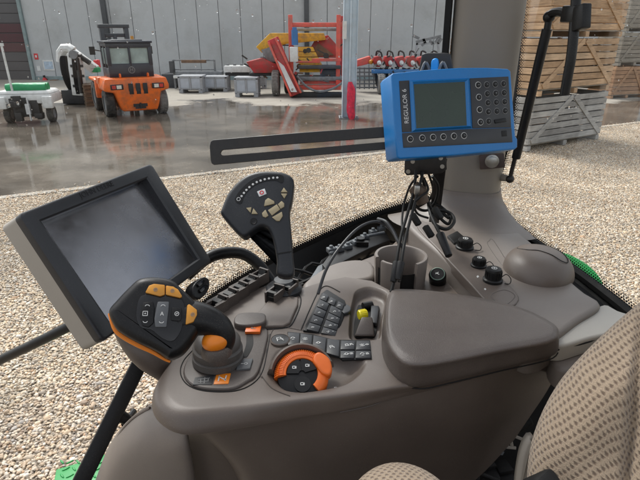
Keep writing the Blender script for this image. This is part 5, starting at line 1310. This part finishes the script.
# ---- row of dark buttons above the dial
def zb(x, y): return (250+x/4, 280+y/4)
pb_ = level(DZ+.0015)
def sym(mb, c, k, s=.0028, mi=1):
    s = s*1.35
    X = Vec((1, .25, 0)).normalized(); Y = Vec((-.25, 1, 0)).normalized()
    def seg(x0, y0, x1, y1): mb.bar(c+X*x0*s+Y*y0*s, c+X*x1*s+Y*y1*s, .0011, .0004, ZA, mi)
    if k == 0: seg(-1, -.6, 1, -.6); seg(-.6, -.2, -.6, .6); seg(-.6, .6, .6, .6); seg(.6, .6, .6, -.2)
    if k == 1: seg(-1, 0, 0, 1); seg(0, 1, 1, 0); seg(-.5, -.8, .5, -.8)
    if k == 2: seg(-1, .5, 1, .5); seg(-1, -.5, 1, -.5); seg(0, -1, 0, 1)
    if k == 3: seg(-.9, -.9, -.9, .9); seg(-.9, .9, .3, .9); seg(.3, .9, .3, 0); seg(-.9, 0, .9, 0); seg(.3, 0, .9, -.9)
    if k == 4: mb.lathe([(s*.5, 0), (s*.8, 0), (s*.8, .0004), (s*.5, .0004)], c, ZA, 14, mi=mi, closed_prof=True); seg(-1.2, 0, -.8, 0); seg(.8, 0, 1.2, 0)
mb = MB(); c = pb_.at(*zb(121, 243)); mb.lathe([(.0195*.8, -.002), (.0195*.8, .002), (.0175*.8, .0035), (.0168*.8, .002)], c, ZA, 30, mi=2)
mb.lathe([(0, .003), (.0135, .003), (.0135, 0)], c, ZA, 30); sym(mb, c+ZA*.0033, 3, .004); mb.build('round_button', [M['dark_btn'], M['icon'], M['taupe']], con)
mb = MB(); raise_(mb, deck, [zb(150, 208), zb(250, 218), zb(335, 240), zb(480, 242), zb(488, 318), zb(370, 322), zb(350, 305), zb(280, 292), zb(155, 268)], .0008); mb.build('button_bed', M['black_soft'], con)
B = [((152, 214), (198, 218), (197, 262), (152, 266)), ((202, 219), (249, 226), (247, 262), (200, 262)), ((254, 227), (305, 238), (300, 292), (250, 275)), ((310, 240), (358, 247), (356, 312), (306, 298)),
     ((364, 248), (420, 250), (418, 284), (362, 284)), ((426, 250), (478, 250), (482, 285), (424, 285)), ((362, 289), (418, 289), (416, 318), (362, 318)), ((424, 289), (482, 289), (484, 318), (422, 318))]
for i, q in enumerate(B):
    px = [zb(*p) for p in q]; mb = MB(); raise_(mb, deck, px, .0032)
    bmesh.ops.bevel(mb.bm, geom=[e for e in mb.bm.edges], offset=.0008, segments=2, profile=.5, affect='EDGES', clamp_overlap=True)
    cx = sum(p[0] for p in px)/4; cy = sum(p[1] for p in px)/4; cc0 = deck.at(cx, cy, .0034)
    sym(mb, cc0+Vec((-.0015, 0, 0)), (1, 2, 4, 3, 0, 2, 4, 1)[i], .0026)
    if i > 3: sym(mb, cc0+Vec((.006, .0015, 0)), (3, 4, 2, 0)[i-4], .0018)
    mb.build('square_button', [M['dark_btn'], M['icon']], con)
# ---- keypad block
pk = Plane(deck.at(325, 318, .006), (.10, -.12, 1))
mb = MB(); raise_(mb, pk, [(303, 330), (321, 293), (327, 289), (345, 300), (347, 306), (338, 337)], .0, base=-.012); mb.build('keypad_base', M['black'], con, bevel=.002)
rowsk = [((322.5, 293.0), (345.0, 305.5)), ((319.2, 299.3), (343.0, 312.0)), ((315.6, 307), (341.2, 319.5)), ((312, 314.8), (339.6, 326)), ((308.4, 322.8), (338, 332.5)), ((305, 330.2), (336.6, 338))]
for j in range(5):
    (l0, r0), (l1, r1) = rowsk[j], rowsk[j+1]
    def lp(a, b, f): return (a[0]+(b[0]-a[0])*f, a[1]+(b[1]-a[1])*f)
    fr = (0, .46, 1.0) if j else (0, .32, .66, 1.0)
    for k in range(len(fr)-1):
        f0, f1 = fr[k]+.03, fr[k+1]-.03
        q = [lp(l0, r0, f0), lp(l0, r0, f1), lp(l1, r1, f1), lp(l1, r1, f0)]
        cx = sum(p[0] for p in q)/4; cy = sum(p[1] for p in q)/4
        q = [(cx+(p[0]-cx)*.93, cy+(p[1]-cy)*.90) for p in q]
        mb = MB(); raise_(mb, pk, q, .0026)
        bmesh.ops.bevel(mb.bm, geom=[e for e in mb.bm.edges], offset=.0007, segments=2, profile=.5, affect='EDGES', clamp_overlap=True)
        cc0 = pk.at(cx, cy, .0028)
        sym(mb, cc0-Vec((.002, 0, 0)), (j+2*k) % 5, .0017)
        if k == 1 and j: mb.lathe([(0, 0), (.0008, 0), (.0008, .0004), (0, .0004)], cc0+Vec((.006, 0, 0)), ZA, 10, mi=1)
        mb.build('keypad_button', [M['dark_btn'], M['icon']], con)
mb = MB(); out = spl2([(341, 309), (346, 304), (351, 307), (350, 311), (344, 313)], 24); puffy(mb, pts_plane(level(DZ+.006), out), ZA, .012, .002, .001); mb.build('toggle', M['bezel'], con, ang=50)
dk2 = level(DZ-.0165)
# ---- tray recess right of the keypad with the yellow roller switch
mb = MB(); raise_(mb, dk2, spl2([(354, 336), (357, 309), (362, 305.5), (378, 307), (379, 312), (375, 336), (366, 337.5)], 40), .0015); mb.build('switch_bed', M['black_soft'], con)
mb = MB(); P = [dk2.at(353.5, 339), dk2.at(377, 339), dk2.at(374, 325, .0), dk2.at(360.5, 327)]
mb.prism([dk2.at(354, 338, .002), dk2.at(375, 338, .002), dk2.at(373, 330, .002), dk2.at(358, 330, .002)], ZA*.004, top=[dk2.at(355, 338, .002), dk2.at(374, 338, .002), dk2.at(372, 329, .020), dk2.at(361, 329, .020)]); mb.build('switch_guard', M['taupe_dark'], con, bevel=.002)
c = dk2.at(362.3, 321.5, .014); ax = Vec((1, .35, 0)).normalized()
mb = MB(); mb.lathe([(0, -.0075), (.0075, -.0075), (.0085, -.006), (.0085, .006), (.0075, .0075), (0, .0075)], c, ax, 22); a = ax.orthogonal().normalized(); b = ax.cross(a)
for k in range(16):
    q = 2*math.pi*k/16; d = a*math.cos(q)+b*math.sin(q); mb.bar(c+d*.0085-ax*.0055, c+d*.0085+ax*.0055, .0014, .0014, d)
mb.build('yellow_roller', M['yellow'], con)
mb = MB(); raise_(mb, level(DZ-.012), [(371, 308), (379, 308.5), (377, 326), (370, 325)], .006); mb.build('side_rocker', M['bezel'], con, bevel=.0015)
mb = MB(); c = dk2.at(367, 309, .006); mb.cyl(c-ax*.008, c+ax*.010, .008, n=16); mb.build('rear_roller', M['black'], con)
# ---- orange throttle dial
dn = Vec((.04, -.50, .86)).normalized(); dc = deck.at(302, 378, .004)
da1 = dn.cross(Vec((0, 0, 1))).normalized()*-1; db1 = dn.cross(da1)
if db1.z < 0: db1 = -db1
if da1.x < 0: da1 = -da1
mb = MB(); RO = .0375
mb.lathe([(RO*.58, -.012), (RO, -.012), (RO, .0005), (RO*.96, .005), (RO*.84, .009), (RO*.68, .010), (RO*.60, .0095), (RO*.58, .0075)], dc, dn, 60, R(-50), R(184), ref=da1, closed_prof=True)
for k in range(30):
    q = R(46)+R(136)*k/29; d = da1*math.cos(q)+db1*math.sin(q)
    mb.bar(dc+d*RO*1.0+dn*(-.006), dc+d*RO*.995+dn*.002, .0018, .0026, d); mb.bar(dc+d*RO*.995+dn*.002, dc+d*RO*.84+dn*.0094, .0018, .0024, dn); mb.bar(dc+d*RO*.84+dn*.0094, dc+d*RO*.70+dn*.0102, .0016, .0016, dn)
dial = mb.build('dial', M['orange_red'], con)
mb = MB()
def dp(a, r, h): return dc+(da1*math.cos(R(a))+db1*math.sin(R(a)))*r+dn*h
P = [dp(46, RO*.60, .008), dp(54, RO*.86, .008), dp(46, RO*1.04, .009), dp(24, RO*1.14, .010), dp(2, RO*1.12, .009), dp(-10, RO*1.0, .008), dp(-6, RO*.72, .008), dp(18, RO*.58, .009)]
puffy(mb, [p+dn*.006 for p in spline(P, 40, True)], dn, .018, .004, .002); mb.build('dial_grip', M['orange_red'], dial, ang=60)
mb = MB(); mb.lathe([(RO*.92, -.004), (RO*.90, .002), (RO*.60, .0062), (0, .0062)], dc, dn, 40); mb.build('dial_face', M['black'], dial)
for a0, a1, k in ((100, 178, 4), (14, 92, 3), (190, 355, 0)):
    mb = MB(); ro, ri = (RO*.56, RO*.12) if k else (RO*.44, 0)
    if k: P = [dp(a0+(a1-a0)*i/10, ro, .006) for i in range(11)]+[dp(a1-(a1-a0)*i/4, ri, .006) for i in range(5)]; ctr = dp((a0+a1)/2, RO*.36, .009)
    else: P = [dp(i*18, 0, .006)+(da1*math.cos(R(i*18))+db1*math.sin(R(i*18)))*RO*.30-db1*RO*.42 for i in range(20)]; ctr = dc-db1*RO*.42+dn*.0095
    mb.prism(P, dn*(.0028 if k else .0034)); 
    bmesh.ops.bevel(mb.bm, geom=[e for e in mb.bm.edges if e.calc_face_angle(0) > .5], offset=.0006, segments=2, profile=.5, affect='EDGES', clamp_overlap=True)
    for q in ((-1, 0, 1, 0), (-1, 0, -1, 1.2), (-1, 1.2, .4, 1.2), (.4, 1.2, .4, 0), (.9, .2, .9, 1.2)):
        mb.bar(ctr+da1*q[0]*.0026+db1*(q[1]-.5)*.0026, ctr+da1*q[2]*.0026+db1*(q[3]-.5)*.0026, .0009, .0005, dn, 1)
    mb.build('dial_button', [M['black'], M['icon']], dial)
mb = MB()      # brown hood behind the dial
rg = []
for i in range(17):
    a = 20+150*i/16; rg.append([dp(a, RO*q, h) for q, h in ((1.04, -.014), (1.08, .006), (1.13, .011), (1.22, .009), (1.30, -.002), (1.34, -.016))])
mb.loft(rg, cap0=True, cap1=True); mb.build('dial_hood', M['taupe'], con, ang=60)
mb = MB(); c = level(DZ-.008).at(335.5, 388.5, .0); 
for q in ((-1, -.4, 1, -.4), (-.5, -.4, -.5, .9), (.5, -.4, .5, .9), (-.5, .9, .5, .9)): mb.bar(c+Vec((q[0]*.0025, q[1]*.003, 0)), c+Vec((q[2]*.0025, q[3]*.003, 0)), .001, .0006, ZA)
mb.build('dial_mark', M['icon'], con)

# ---- pedestal below the nose
mb = MB()
PD = [
 (-.485, [(196, 400), (180, 402), (168, 408), (170, 420), (180, 430), (187, 432), (186, 424)]),
 (-.51, [(190, 395), (165, 400), (146, 412), (150, 430), (172, 446), (187, 449), (189, 440)]),
 (-.56, [(180, 396), (148, 406), (124, 426), (124, 450), (152, 466), (188, 472), (193, 462)]),
 (-.64, [(172, 402), (134, 420), (108, 448), (106, 480), (134, 498), (190, 508), (198, 496)]),
 (-.76, [(168, 420), (124, 440), (97, 476), (94, 520), (124, 550), (194, 562), (206, 548)]),
]
surf(mb, rings_px(PD, 50), 5); mb.build('pedestal', M['taupe_light'], con, ang=70)
mb = MB()
PD2 = [(-.478, [(176, 424), (200, 429), (240, 425), (280, 418)]), (-.53, [(176, 438), (203, 444), (243, 440), (285, 432)]), (-.62, [(176, 474), (207, 482), (250, 478), (300, 464)]), (-.76, [(178, 530), (214, 542), (265, 534), (330, 512)])]
surf(mb, rings_px(PD2, 30), 4); mb.build('pedestal_side', M['taupe'], con, ang=70)
mb = MB(); mb.tube(spline([W(x, y, z) for x, y, z in ((150, 408, -.505), (135, 417, -.53), (124, 428, -.555), (116, 442, -.59), (110, 460, -.63), (106, 480, -.68))], 30), .0022, 6); mb.build('edge_trim', M['taupe'], con)

# ================================================================== DRIVE LEVER
ln = Vec((.22, -.72, .62)).normalized(); plv = Plane(WD(165, 315, .605), ln)
lev = thing('drive_lever', 'chunky black drive lever with amber buttons and an orange edge strip', 'lever', W(216, 350, DZ))
def zl(x, y): return (100+x/3.69, 265+y/3.69)
LO = [zl(*p) for p in ((28, 166), (60, 122), (105, 75), (140, 46), (185, 38), (235, 42), (272, 54), (300, 80), (330, 108), (358, 138), (374, 172), (376, 205), (366, 240), (346, 272), (322, 305), (296, 330), (256, 345), (236, 334), (190, 308), (130, 280), (75, 248), (48, 222))]
mb = MB(); P = [plv.at(x, y) for x, y in spl2(LO, 110)]
puffy(mb, P, ln, .042, .012, .011, 6); mb.build('handle', M['black'], lev, ang=70)
mb = MB(); mb.tube(spline([plv.at(*zl(*p), h) for p, h in (((300, 190), -.022), ((352, 188), -.019), ((405, 200), -.016), ((445, 226), -.016), ((460, 258), -.022), ((450, 290), -.034))], 30), [.0255-.0105*min(1, i/20) for i in range(30)], 20); mb.build('stem', M['black'], lev, ang=70)
mb = MB(); tr = spline([plv.at(*zl(*p), -.020) for p in ((24, 168), (44, 225), (72, 253), (130, 286), (188, 314), (234, 342), (256, 352))], 40); mb.tube(tr, [.0012+.0022*math.sin(math.pi*min(1, .1+i/44)) for i in range(40)], 8); mb.build('orange_edge', M['orange'], lev)
def lp_(nm, px, h, m, base=-.003, bev=.0012, n=None):
    px = [zl(*p) for p in px]
    if n: px = spl2(px, n)
    return pad_(nm, plv, px, h, m, lev, bev, base)
lp_('button_panel', [(142, 130), (160, 112), (200, 108), (250, 112), (300, 128), (312, 160), (305, 215), (295, 250), (268, 282), (225, 268), (190, 240), (150, 230), (134, 190)], .0014, M['black_gloss'], bev=.0008, n=40)
lp_('amber_button', [(168, 104), (182, 78), (200, 72), (240, 76), (240, 112), (222, 118), (200, 112)], .0045, M['amber'], n=None)
lp_('amber_button', [(244, 78), (270, 82), (288, 92), (304, 118), (296, 124), (262, 116), (243, 112)], .0045, M['amber'])
lp_('amber_button', [(322, 150), (330, 146), (358, 168), (358, 186), (345, 212), (316, 222)], .0045, M['amber'])
lp_('rocker', [(214, 138), (256, 138), (254, 168), (246, 232), (205, 232), (202, 200), (208, 165)], .0058, M['grey_btn'])
lp_('side_rocker', [(160, 140), (196, 136), (202, 160), (198, 215), (180, 232), (156, 226), (148, 190)], .0042, M['black'])
lp_('key', [(266, 158), (302, 160), (302, 196), (296, 210), (262, 206), (262, 180)], .0040, M['black'])
def lsym(q, k, s=.0028, m='icon', h=.0044):
    c = plv.at(*zl(*q), h); X = (plv.at(*zl(q[0]+10, q[1]))-plv.at(*zl(*q))).normalized(); Y = ln.cross(X); mb = MB()
    def seg(x0, y0, x1, y1): mb.bar(c+X*x0*s+Y*y0*s, c+X*x1*s+Y*y1*s, .0007, .0004, ln)
    if k == 'up': seg(-1, -.3, -.5, .3); seg(-.5, .3, .5, .3); seg(.5, .3, 1, -.3)
    if k == 'dn': seg(-1, .3, -.5, -.3); seg(-.5, -.3, .5, -.3); seg(.5, -.3, 1, .3)
    if k == 'sq':
        seg(-1, -1, 1, -1); seg(1, -1, 1, 1); seg(1, 1, -1, 1); seg(-1, 1, -1, -1); seg(-.4, 0, .4, 0); seg(0, -.4, 0, .4)
    if k == 'o': mb.lathe([(s*.8, 0), (s*1.05, 0), (s*1.05, .0004), (s*.8, .0004)], c, ln, 16, closed_prof=True); seg(-.4, -.4, .4, .4); seg(-.4, .1, .4, .1)
    if k == 'a': seg(-.7, -.8, 0, .9); seg(0, .9, .7, -.8); seg(-.4, -.2, .4, -.2)
    mb.build('button_symbol', M[m], lev)
for q, k, h in (((176, 152), 'up', .0044), ((168, 181), 'sq', .0044), ((168, 212), 'dn', .0044), ((234, 153), 'up', .006), ((230, 183), 'a', .006), ((228, 214), 'dn', .006), ((284, 182), 'o', .0042)): lsym(q, k, .0026, 'icon', h)
for q in ((206, 94), (268, 98), (342, 185)): lsym(q, 'o', .0022, 'icon_dim', .0047)
# boot and orange knuckle
bc = W(218, 360, DZ+.004)
mb = MB(); prof = []
for i, (r, z) in enumerate(((.046, .0), (.046, .010), (.043, .012), (.045, .016), (.045, .024), (.041, .027), (.042, .031), (.041, .038), (.036, .043), (.030, .046), (.0, .047))): prof.append((r*.80, z*.92))
mb.lathe(prof, bc, (.05, .05, 1), 40); mb.build('boot', M['boot_grey'], lev, ang=40)
kc = WD(215.5, 340.5, .628)
mb = MB(); mb.ball(kc, (.0175, .016, .0135), 28, 18, rot=Matrix.Rotation(-.25, 3, 'Y')); mb.build('knuckle', M['orange'], lev)
mb = MB(); mb.cyl(kc-ZA*.02, kc-ZA*.006, .020, .017, n=28); mb.build('collar', M['taupe_dark'], lev, bevel=.002)

# ================================================================== TALL PADDLE JOYSTICK
jn = Vec((-.02, -.80, .60)).normalized(); pj = Plane(WD(262, 210, .86), jn)
joy = thing('paddle_joystick', 'tall dark paddle-shaped joystick with khaki arrow buttons and an arc of dots', 'joystick', W(285, 288, DZ))
def zj(x, y): return (210+x/6, 160+y/6)
JO = [zj(*p) for p in ((60, 318), (66, 285), (100, 205), (140, 150), (185, 108), (235, 78), (300, 62), (380, 62), (440, 70), (485, 92), (502, 122), (500, 170), (490, 240), (476, 300), (480, 380), (488, 470), (494, 560), (496, 690), (402, 690), (398, 600), (385, 520), (366, 450), (340, 405), (300, 398), (255, 425), (215, 455), (190, 458), (150, 425), (100, 370))]
mb = MB(); P = [pj.at(x, y) for x, y in spl2(JO, 120)]; puffy(mb, P, jn, .036, .008, .013, 5); mb.build('handle', M['navy_soft'], joy, ang=70)
jb = W(284, 286, DZ+.010)
mb = MB(); mb.lathe([(.033, -.014), (.034, -.003), (.030, .001), (.022, .005), (.018, .014), (.0, .016)], jb, (0, 0, 1), 36); mb.build('base_collar', M['bezel'], joy, ang=40)
mb = MB(); P = pts_plane(pj, [zj(*p) for p in ((400, 560), (494, 545), (495, 552), (401, 567))], .0004); mb.prism(P, jn*.0006); mb.build('grip_seam', M['black_soft'], joy)
mb = MB(); arc = [(162, 258), (150, 235), (175, 190), (215, 148), (270, 110), (330, 92), (400, 88), (440, 98), (440, 132), (425, 138), (395, 124), (335, 128), (280, 148), (235, 180), (205, 218), (188, 262)]
raise_(mb, pj, spl2([zj(*p) for p in arc], 60), .0008); led = mb.build('dot_panel', M['black'], joy, bevel=0)
dots = [(172, 236), (190, 218), (204, 199), (219, 181), (237, 164), (258, 147), (281, 134), (304, 125), (329, 117), (354, 112), (380, 108), (404, 107)]
for i, q in enumerate(dots):
    c = pj.at(*zj(*q), .0009); mb = MB(); mb.lathe([(0, .0006), (.0019, .0005), (.0021, 0)] if i else [(.0026, 0), (.0035, 0), (.0035, .0005), (.0026, .0005)], c, jn, 12); mb.build('indicator', M['icon'], led)
def jpad(nm, px, m, h=.003, bev=.0008): return pad_(nm, pj, [zj(*p) for p in px], h, m, joy, bev)
jpad('arrow_button', [(325, 280), (332, 244), (350, 230), (386, 250), (388, 264)], M['khaki']); jpad('arrow_button', [(372, 346), (432, 312), (437, 338), (418, 368), (400, 368)], M['khaki'])
jpad('arrow_button', [(312, 322), (334, 300), (352, 336), (334, 348), (318, 342)], M['khaki']); jpad('arrow_button', [(408, 268), (430, 248), (446, 262), (446, 282), (424, 296)], M['khaki'])
jpad('centre_button', [(348, 304), (402, 268), (422, 298), (372, 336)], M['khaki'])
for tri in (((444, 168), (466, 196), (426, 196)), ((426, 204), (464, 204), (446, 234)), ((218, 290), (250, 286), (244, 320)), ((262, 292), (288, 326), (250, 326))): jpad('triangle_button', tri, M['khaki'], .003, .0006)
o = jpad('badge', [(282, 190), (328, 172), (340, 204), (296, 222)], M['white_paint'], .0012, .0003)
mb = MB(); c = pj.at(*zj(311, 197), .0014); mb.lathe([(.0022, 0), (.0038, 0), (.0038, .0005), (.0022, .0005)], c, jn, 20, closed_prof=True); mb.build('emblem', M['sign_red'], o)
mb = MB(); c = pj.at(*zj(262, 368), .0); mb.lathe([(.0, .001), (.004, .0012), (.0055, .002), (.006, 0)], c, jn, 18); mb.build('thumb_stud', M['black'], joy)

# ================================================================== CABLES
def cable(lab, P, r, m='black_soft', plug=None, grp='cables under the blue control box'):
    mb = MB(); pts = spline(P, 60); mb.tube(pts, r, 10); o = mb.build('cable', M[m], ang=70); tag(o, lab, 'cable', grp)
    if plug:
        mb = MB(); a, b, rr_ = plug; mb.cyl(a, b, rr_, rr_*.8, n=14); mb.build('plug', M['black'], o, bevel=.001)
    return o
D = WD
cable('thin grey cable arching from the console up to the cable bundle', [D(318, 294, .86), D(326, 270, .88), D(338, 250, .90), D(356, 230, .93), D(372, 222, .95), D(384, 224, .96), D(394, 234, .95), D(400, 246, .93)], .0028, 'bezel')
cable('twisted pair of cables beside the cup holder rim', [D(378, 219, .97), D(386, 222, .95), D(393, 231, .935), D(398, 241, .92), D(403, 248, .91)], .0034, 'bezel')
cable('left long black cable running from the mounting plate into the cup holder', [D(416, 170, .96), D(414, 190, .96), D(408, 212, .95), D(401, 236, .92), D(397, 258, .89), D(394, 280, .88), D(391, 292, .87)], .0030, plug=(D(397, 262, .875), D(393, 282, .865), .0075))
cable('right long black cable running down into the cup holder', [D(423, 172, .96), D(419, 188, .95), D(413, 210, .94), D(406, 236, .915), D(402, 258, .885), D(399, 282, .87)], .0028, plug=(D(401, 262, .87), D(398, 280, .86), .0072))
cable('looped black cable hanging beside the mounting strap', [D(421, 172, .96), D(425, 188, 1.0), D(429, 205, 1.02), D(438, 216, 1.03), D(448, 224, 1.03), D(450, 216, 1.05), D(440, 206, 1.07), D(430, 203, 1.06)], .0032)
cable('coiled black cable lying on the console near the pillar', [D(430, 214, 1.03), D(440, 210, 1.05), D(451, 214, 1.05), D(454, 222, 1.03), D(447, 229, 1.0), D(437, 226, 1.0), D(432, 218, 1.02), D(440, 213, 1.05), D(449, 218, 1.04)], .0036)
cable('black cable with a long plug lying on the switch strip', [D(428, 200, 1.05), D(430, 212, 1.03), D(434, 222, 1.0), D(441, 236, .975)], .0034, plug=(D(440, 234, .97), D(449, 256, .94), .0085))
cable('short black cable looped above the cup holder', [D(432, 176, .98), D(438, 186, 1.0), D(436, 200, 1.03), D(428, 210, 1.05), D(418, 208, 1.03), D(416, 196, 1.0), D(421, 184, .98)], .0030)
cable('thin black cable looping out left of the bundle below the mounting plate', [D(418, 176, .97), D(410, 186, .99), D(404, 204, 1.0), D(402, 222, .98), D(403, 240, .94), D(401, 262, .90)], .0022)
cable('thin black cable crossing behind the mounting strap', [D(428, 172, 1.0), D(433, 190, 1.05), D(428, 205, 1.07), D(436, 216, 1.06), D(446, 212, 1.06)], .0024)
cable('thin cable kinked around the taped connector', [D(424, 178, .97), D(428, 190, .95), D(420, 197, .94), D(414, 205, .95), D(418, 214, .97), D(428, 218, .99)], .0022)
mb = MB(); mb.tube([D(413, 186, .965), D(419, 192, .965), D(423, 203, .97)], [.012, .016, .012], 12); o = mb.build('cable_clamp', M['red_tape']); tag(o, 'brown taped connector binding the cables below the mounting plate', 'connector')
mb = MB(); mb.box(D(417, 190, .945), (.010, .008, .018)); mb.build('metal_clip', M['steel'], o, bevel=.002)
for i, (x, y) in enumerate(((412, 214), (425, 226), (434, 208))):
    mb = MB(); mb.bar(D(x, y, .99), D(x+7, y+11, .98), .012, .010); o = mb.build('cable_plug', M['black_soft'], None, bevel=.002); tag(o, ('small black plug among the cables left of the strap', 'small black plug lying on the upper edge of the cup holder tray', 'small black plug beside the mounting strap')[i], 'plug', 'small cable plugs below the blue box')

# ================================================================== DRIVER SEAT
seat = thing('driver_seat', 'beige and brown patterned fabric driver seat', 'seat', D(600, 420, .6))
edge = [(740, 236), (690, 264), (664, 283), (640, 302), (612, 326), (585, 352), (562, 378), (546, 404), (535, 430), (529, 455), (527, 485), (530, 540)]
es = spl2(edge, 80, False); rows = []
def sil(y):
    for p, q in zip(es[:-1], es[1:]):
        if p[1] <= y <= q[1]: return p[0]+(q[0]-p[0])*(y-p[1])/(q[1]-p[1]+1e-9)
    return es[-1][0]
for i in range(64):
    y = 240+i*4.7; f = min(1, max(0, (y-266)/260)); xs = sil(y); d0 = .60-.05*f; row = []
    for k in range(60):
        s_ = (k/59)**.8; off = (770-xs)*(1-s_); q = min(1, off/80)
        dep = d0 + .05*(1-math.sqrt(max(0, 1-(1-q)**2))) - .05*min(1, off/200)
        sx_ = xs+off; seam = 636-.10*(y-390)
        dep += math.exp(-((sx_-seam)/5)**2)*.010 + .004*math.sin(y*.045+sx_*.02)*min(1, off/60) + .0016*mnoise.noise(Vec((sx_*.03, y*.03, 0)))
        row.append(D(sx_, y, dep))
    for o_f, dd in ((3, .08), (10, .12), (24, .18)): row.append(D(xs+o_f, y+o_f*.5, d0+dd))
    rows.append(row)
mb = MB(); mb.loft(rows, uv=True)
mb.build('backrest', M['fabric'], seat, ang=80)
mb = MB(); n = 60; rows = []
for i in range(20):
    a = math.pi/2*i/19
    rows.append([D(400, 505, .60)+Vec((.078*math.sin(a)**.8*math.cos(q)*1.0, -.06+.11*math.sin(a)**.8*math.sin(q), .052*math.cos(a)**.9)) for q in [2*math.pi*k/n for k in range(n+1)]])
lay = mb.loft(rows)
uvl = mb.bm.loops.layers.uv.verify()
for f in mb.bm.faces:
    for l in f.loops: l[uvl].uv = (l.vert.co.x, l.vert.co.y)
mb.build('cushion_edge', M['fabric'], seat, ang=80)
mb = MB(); mb.bar(D(530, 478, .56), D(560, 520, .54), .03, .05); mb.build('side_trim', M['black_soft'], seat, bevel=.006)
mb = MB(); puffy(mb, [D(x, y, .70) for x, y in spl2([(520, 452), (532, 436), (545, 470), (540, 500), (516, 500)], 24)], (-.3, -.8, .5), .03, .008, .004); mb.build('side_shell', M['shell'], seat, ang=60)
# cream lattice and dark mechanism in the gap beneath the lid
t = thing('seat_mechanism', 'dark seat mechanism and cream lattice in the gap between console and seat', 'mechanism', D(490, 460, 1.0))
mb = MB()
for a, b in (((486, 450), (518, 406)), ((499, 452), (528, 412)), ((480, 444), (516, 448)), ((490, 426), (524, 440)), ((500, 410), (526, 424)), ((478, 455), (508, 434)), ((508, 402), (530, 408)), ((512, 446), (505, 415))): mb.bar(D(*a, 1.0), D(*b, 1.0), .006, .004, (.2, -.8, .4))
mb.build('lattice', M['shell'], t, bevel=.001)
mb = MB()
for k in range(8): mb.box(D(440+random.random()*80, 466+random.random()*18, .98+random.random()*.05), (random.uniform(.02, .07), .03, random.uniform(.01, .03)), Matrix.Rotation(random.uniform(-.4, .4), 3, 'Z'))
mb.tube(spline([D(478, 470, .95), D(494, 452, .96), D(508, 434, .97), D(530, 420, .98)], 20), .011, 10); mb.tube(spline([D(430, 478, .95), D(458, 468, .94), D(480, 474, .95), D(500, 482, .95)], 20), .005, 8); mb.build('linkage', M['black_soft'], t, bevel=.004)
mb = MB(); mb.prism([D(x, y, 1.06) for x, y in ((400, 520), (430, 455), (470, 430), (505, 385), (570, 380), (570, 520))], (0, .02, -.02)); mb.build('back_plate', M['black_soft'], t)
for x, y in ((472, 464), (500, 452)):
    mb = MB(); c = D(x, y, .935); mb.cyl(c, c+Vec((.0, -.004, .004)), .006, n=6); mb.build('bolt', M['alu'], t)
# ================================================================== LIGHT, SKY, CAMERA
w = bpy.data.worlds.new('World'); SC.world = w; w.use_nodes = True; nt = w.node_tree
bg = nt.nodes['Background']; sky = nd(nt, 'ShaderNodeTexSky'); sky.sky_type = 'NISHITA'; sky.sun_disc = False
EL, AZ = R(52), R(-35)          # sun above and to the left of the view, veiled by cloud
sky.sun_elevation = EL; sky.sun_rotation = AZ; sky.air_density = 1.0; sky.dust_density = 3.0; sky.ozone_density = 1
hs = nd(nt, 'ShaderNodeHueSaturation'); hs.inputs['Saturation'].default_value = .22; hs.inputs['Value'].default_value = 1.8
nt.links.new(sky.outputs[0], hs.inputs['Color']); nt.links.new(hs.outputs[0], bg.inputs[0]); bg.inputs[1].default_value = SKYS
sl = bpy.data.lights.new('sun', 'SUN'); sl.energy = SUNE; sl.angle = R(14); sl.color = (1, .965, .92)
so = bpy.data.objects.new('sun', sl); COL.objects.link(so)
sdir = Vec((math.sin(AZ)*math.cos(EL), math.cos(AZ)*math.cos(EL), math.sin(EL)))
so.rotation_euler = sdir.to_track_quat('Z', 'Y').to_euler(); so.location = sdir*30
cd_ = bpy.data.cameras.new('camera'); cam = bpy.data.objects.new('camera', cd_); COL.objects.link(cam)
cd_.sensor_width = 36; cd_.lens = FOC/640*36; cd_.clip_start = .02; cd_.clip_end = 1000
cam.location = EYE; cam.rotation_euler = (R(90)-PITCH, 0, 0); SC.camera = cam
SC.render.engine = 'CYCLES'; SC.view_settings.view_transform = 'Standard'; SC.view_settings.look = 'None'; SC.view_settings.exposure = 0; SC.view_settings.gamma = 1
SC.cycles.max_bounces = 8; SC.cycles.transparent_max_bounces = 16; SC.cycles.transmission_bounces = 6; SC.cycles.diffuse_bounces = 3; SC.cycles.glossy_bounces = 4
SC.cycles.caustics_refractive = False; SC.cycles.caustics_reflective = False; SC.cycles.use_denoising = True; SC.cycles.sample_clamp_indirect = 6
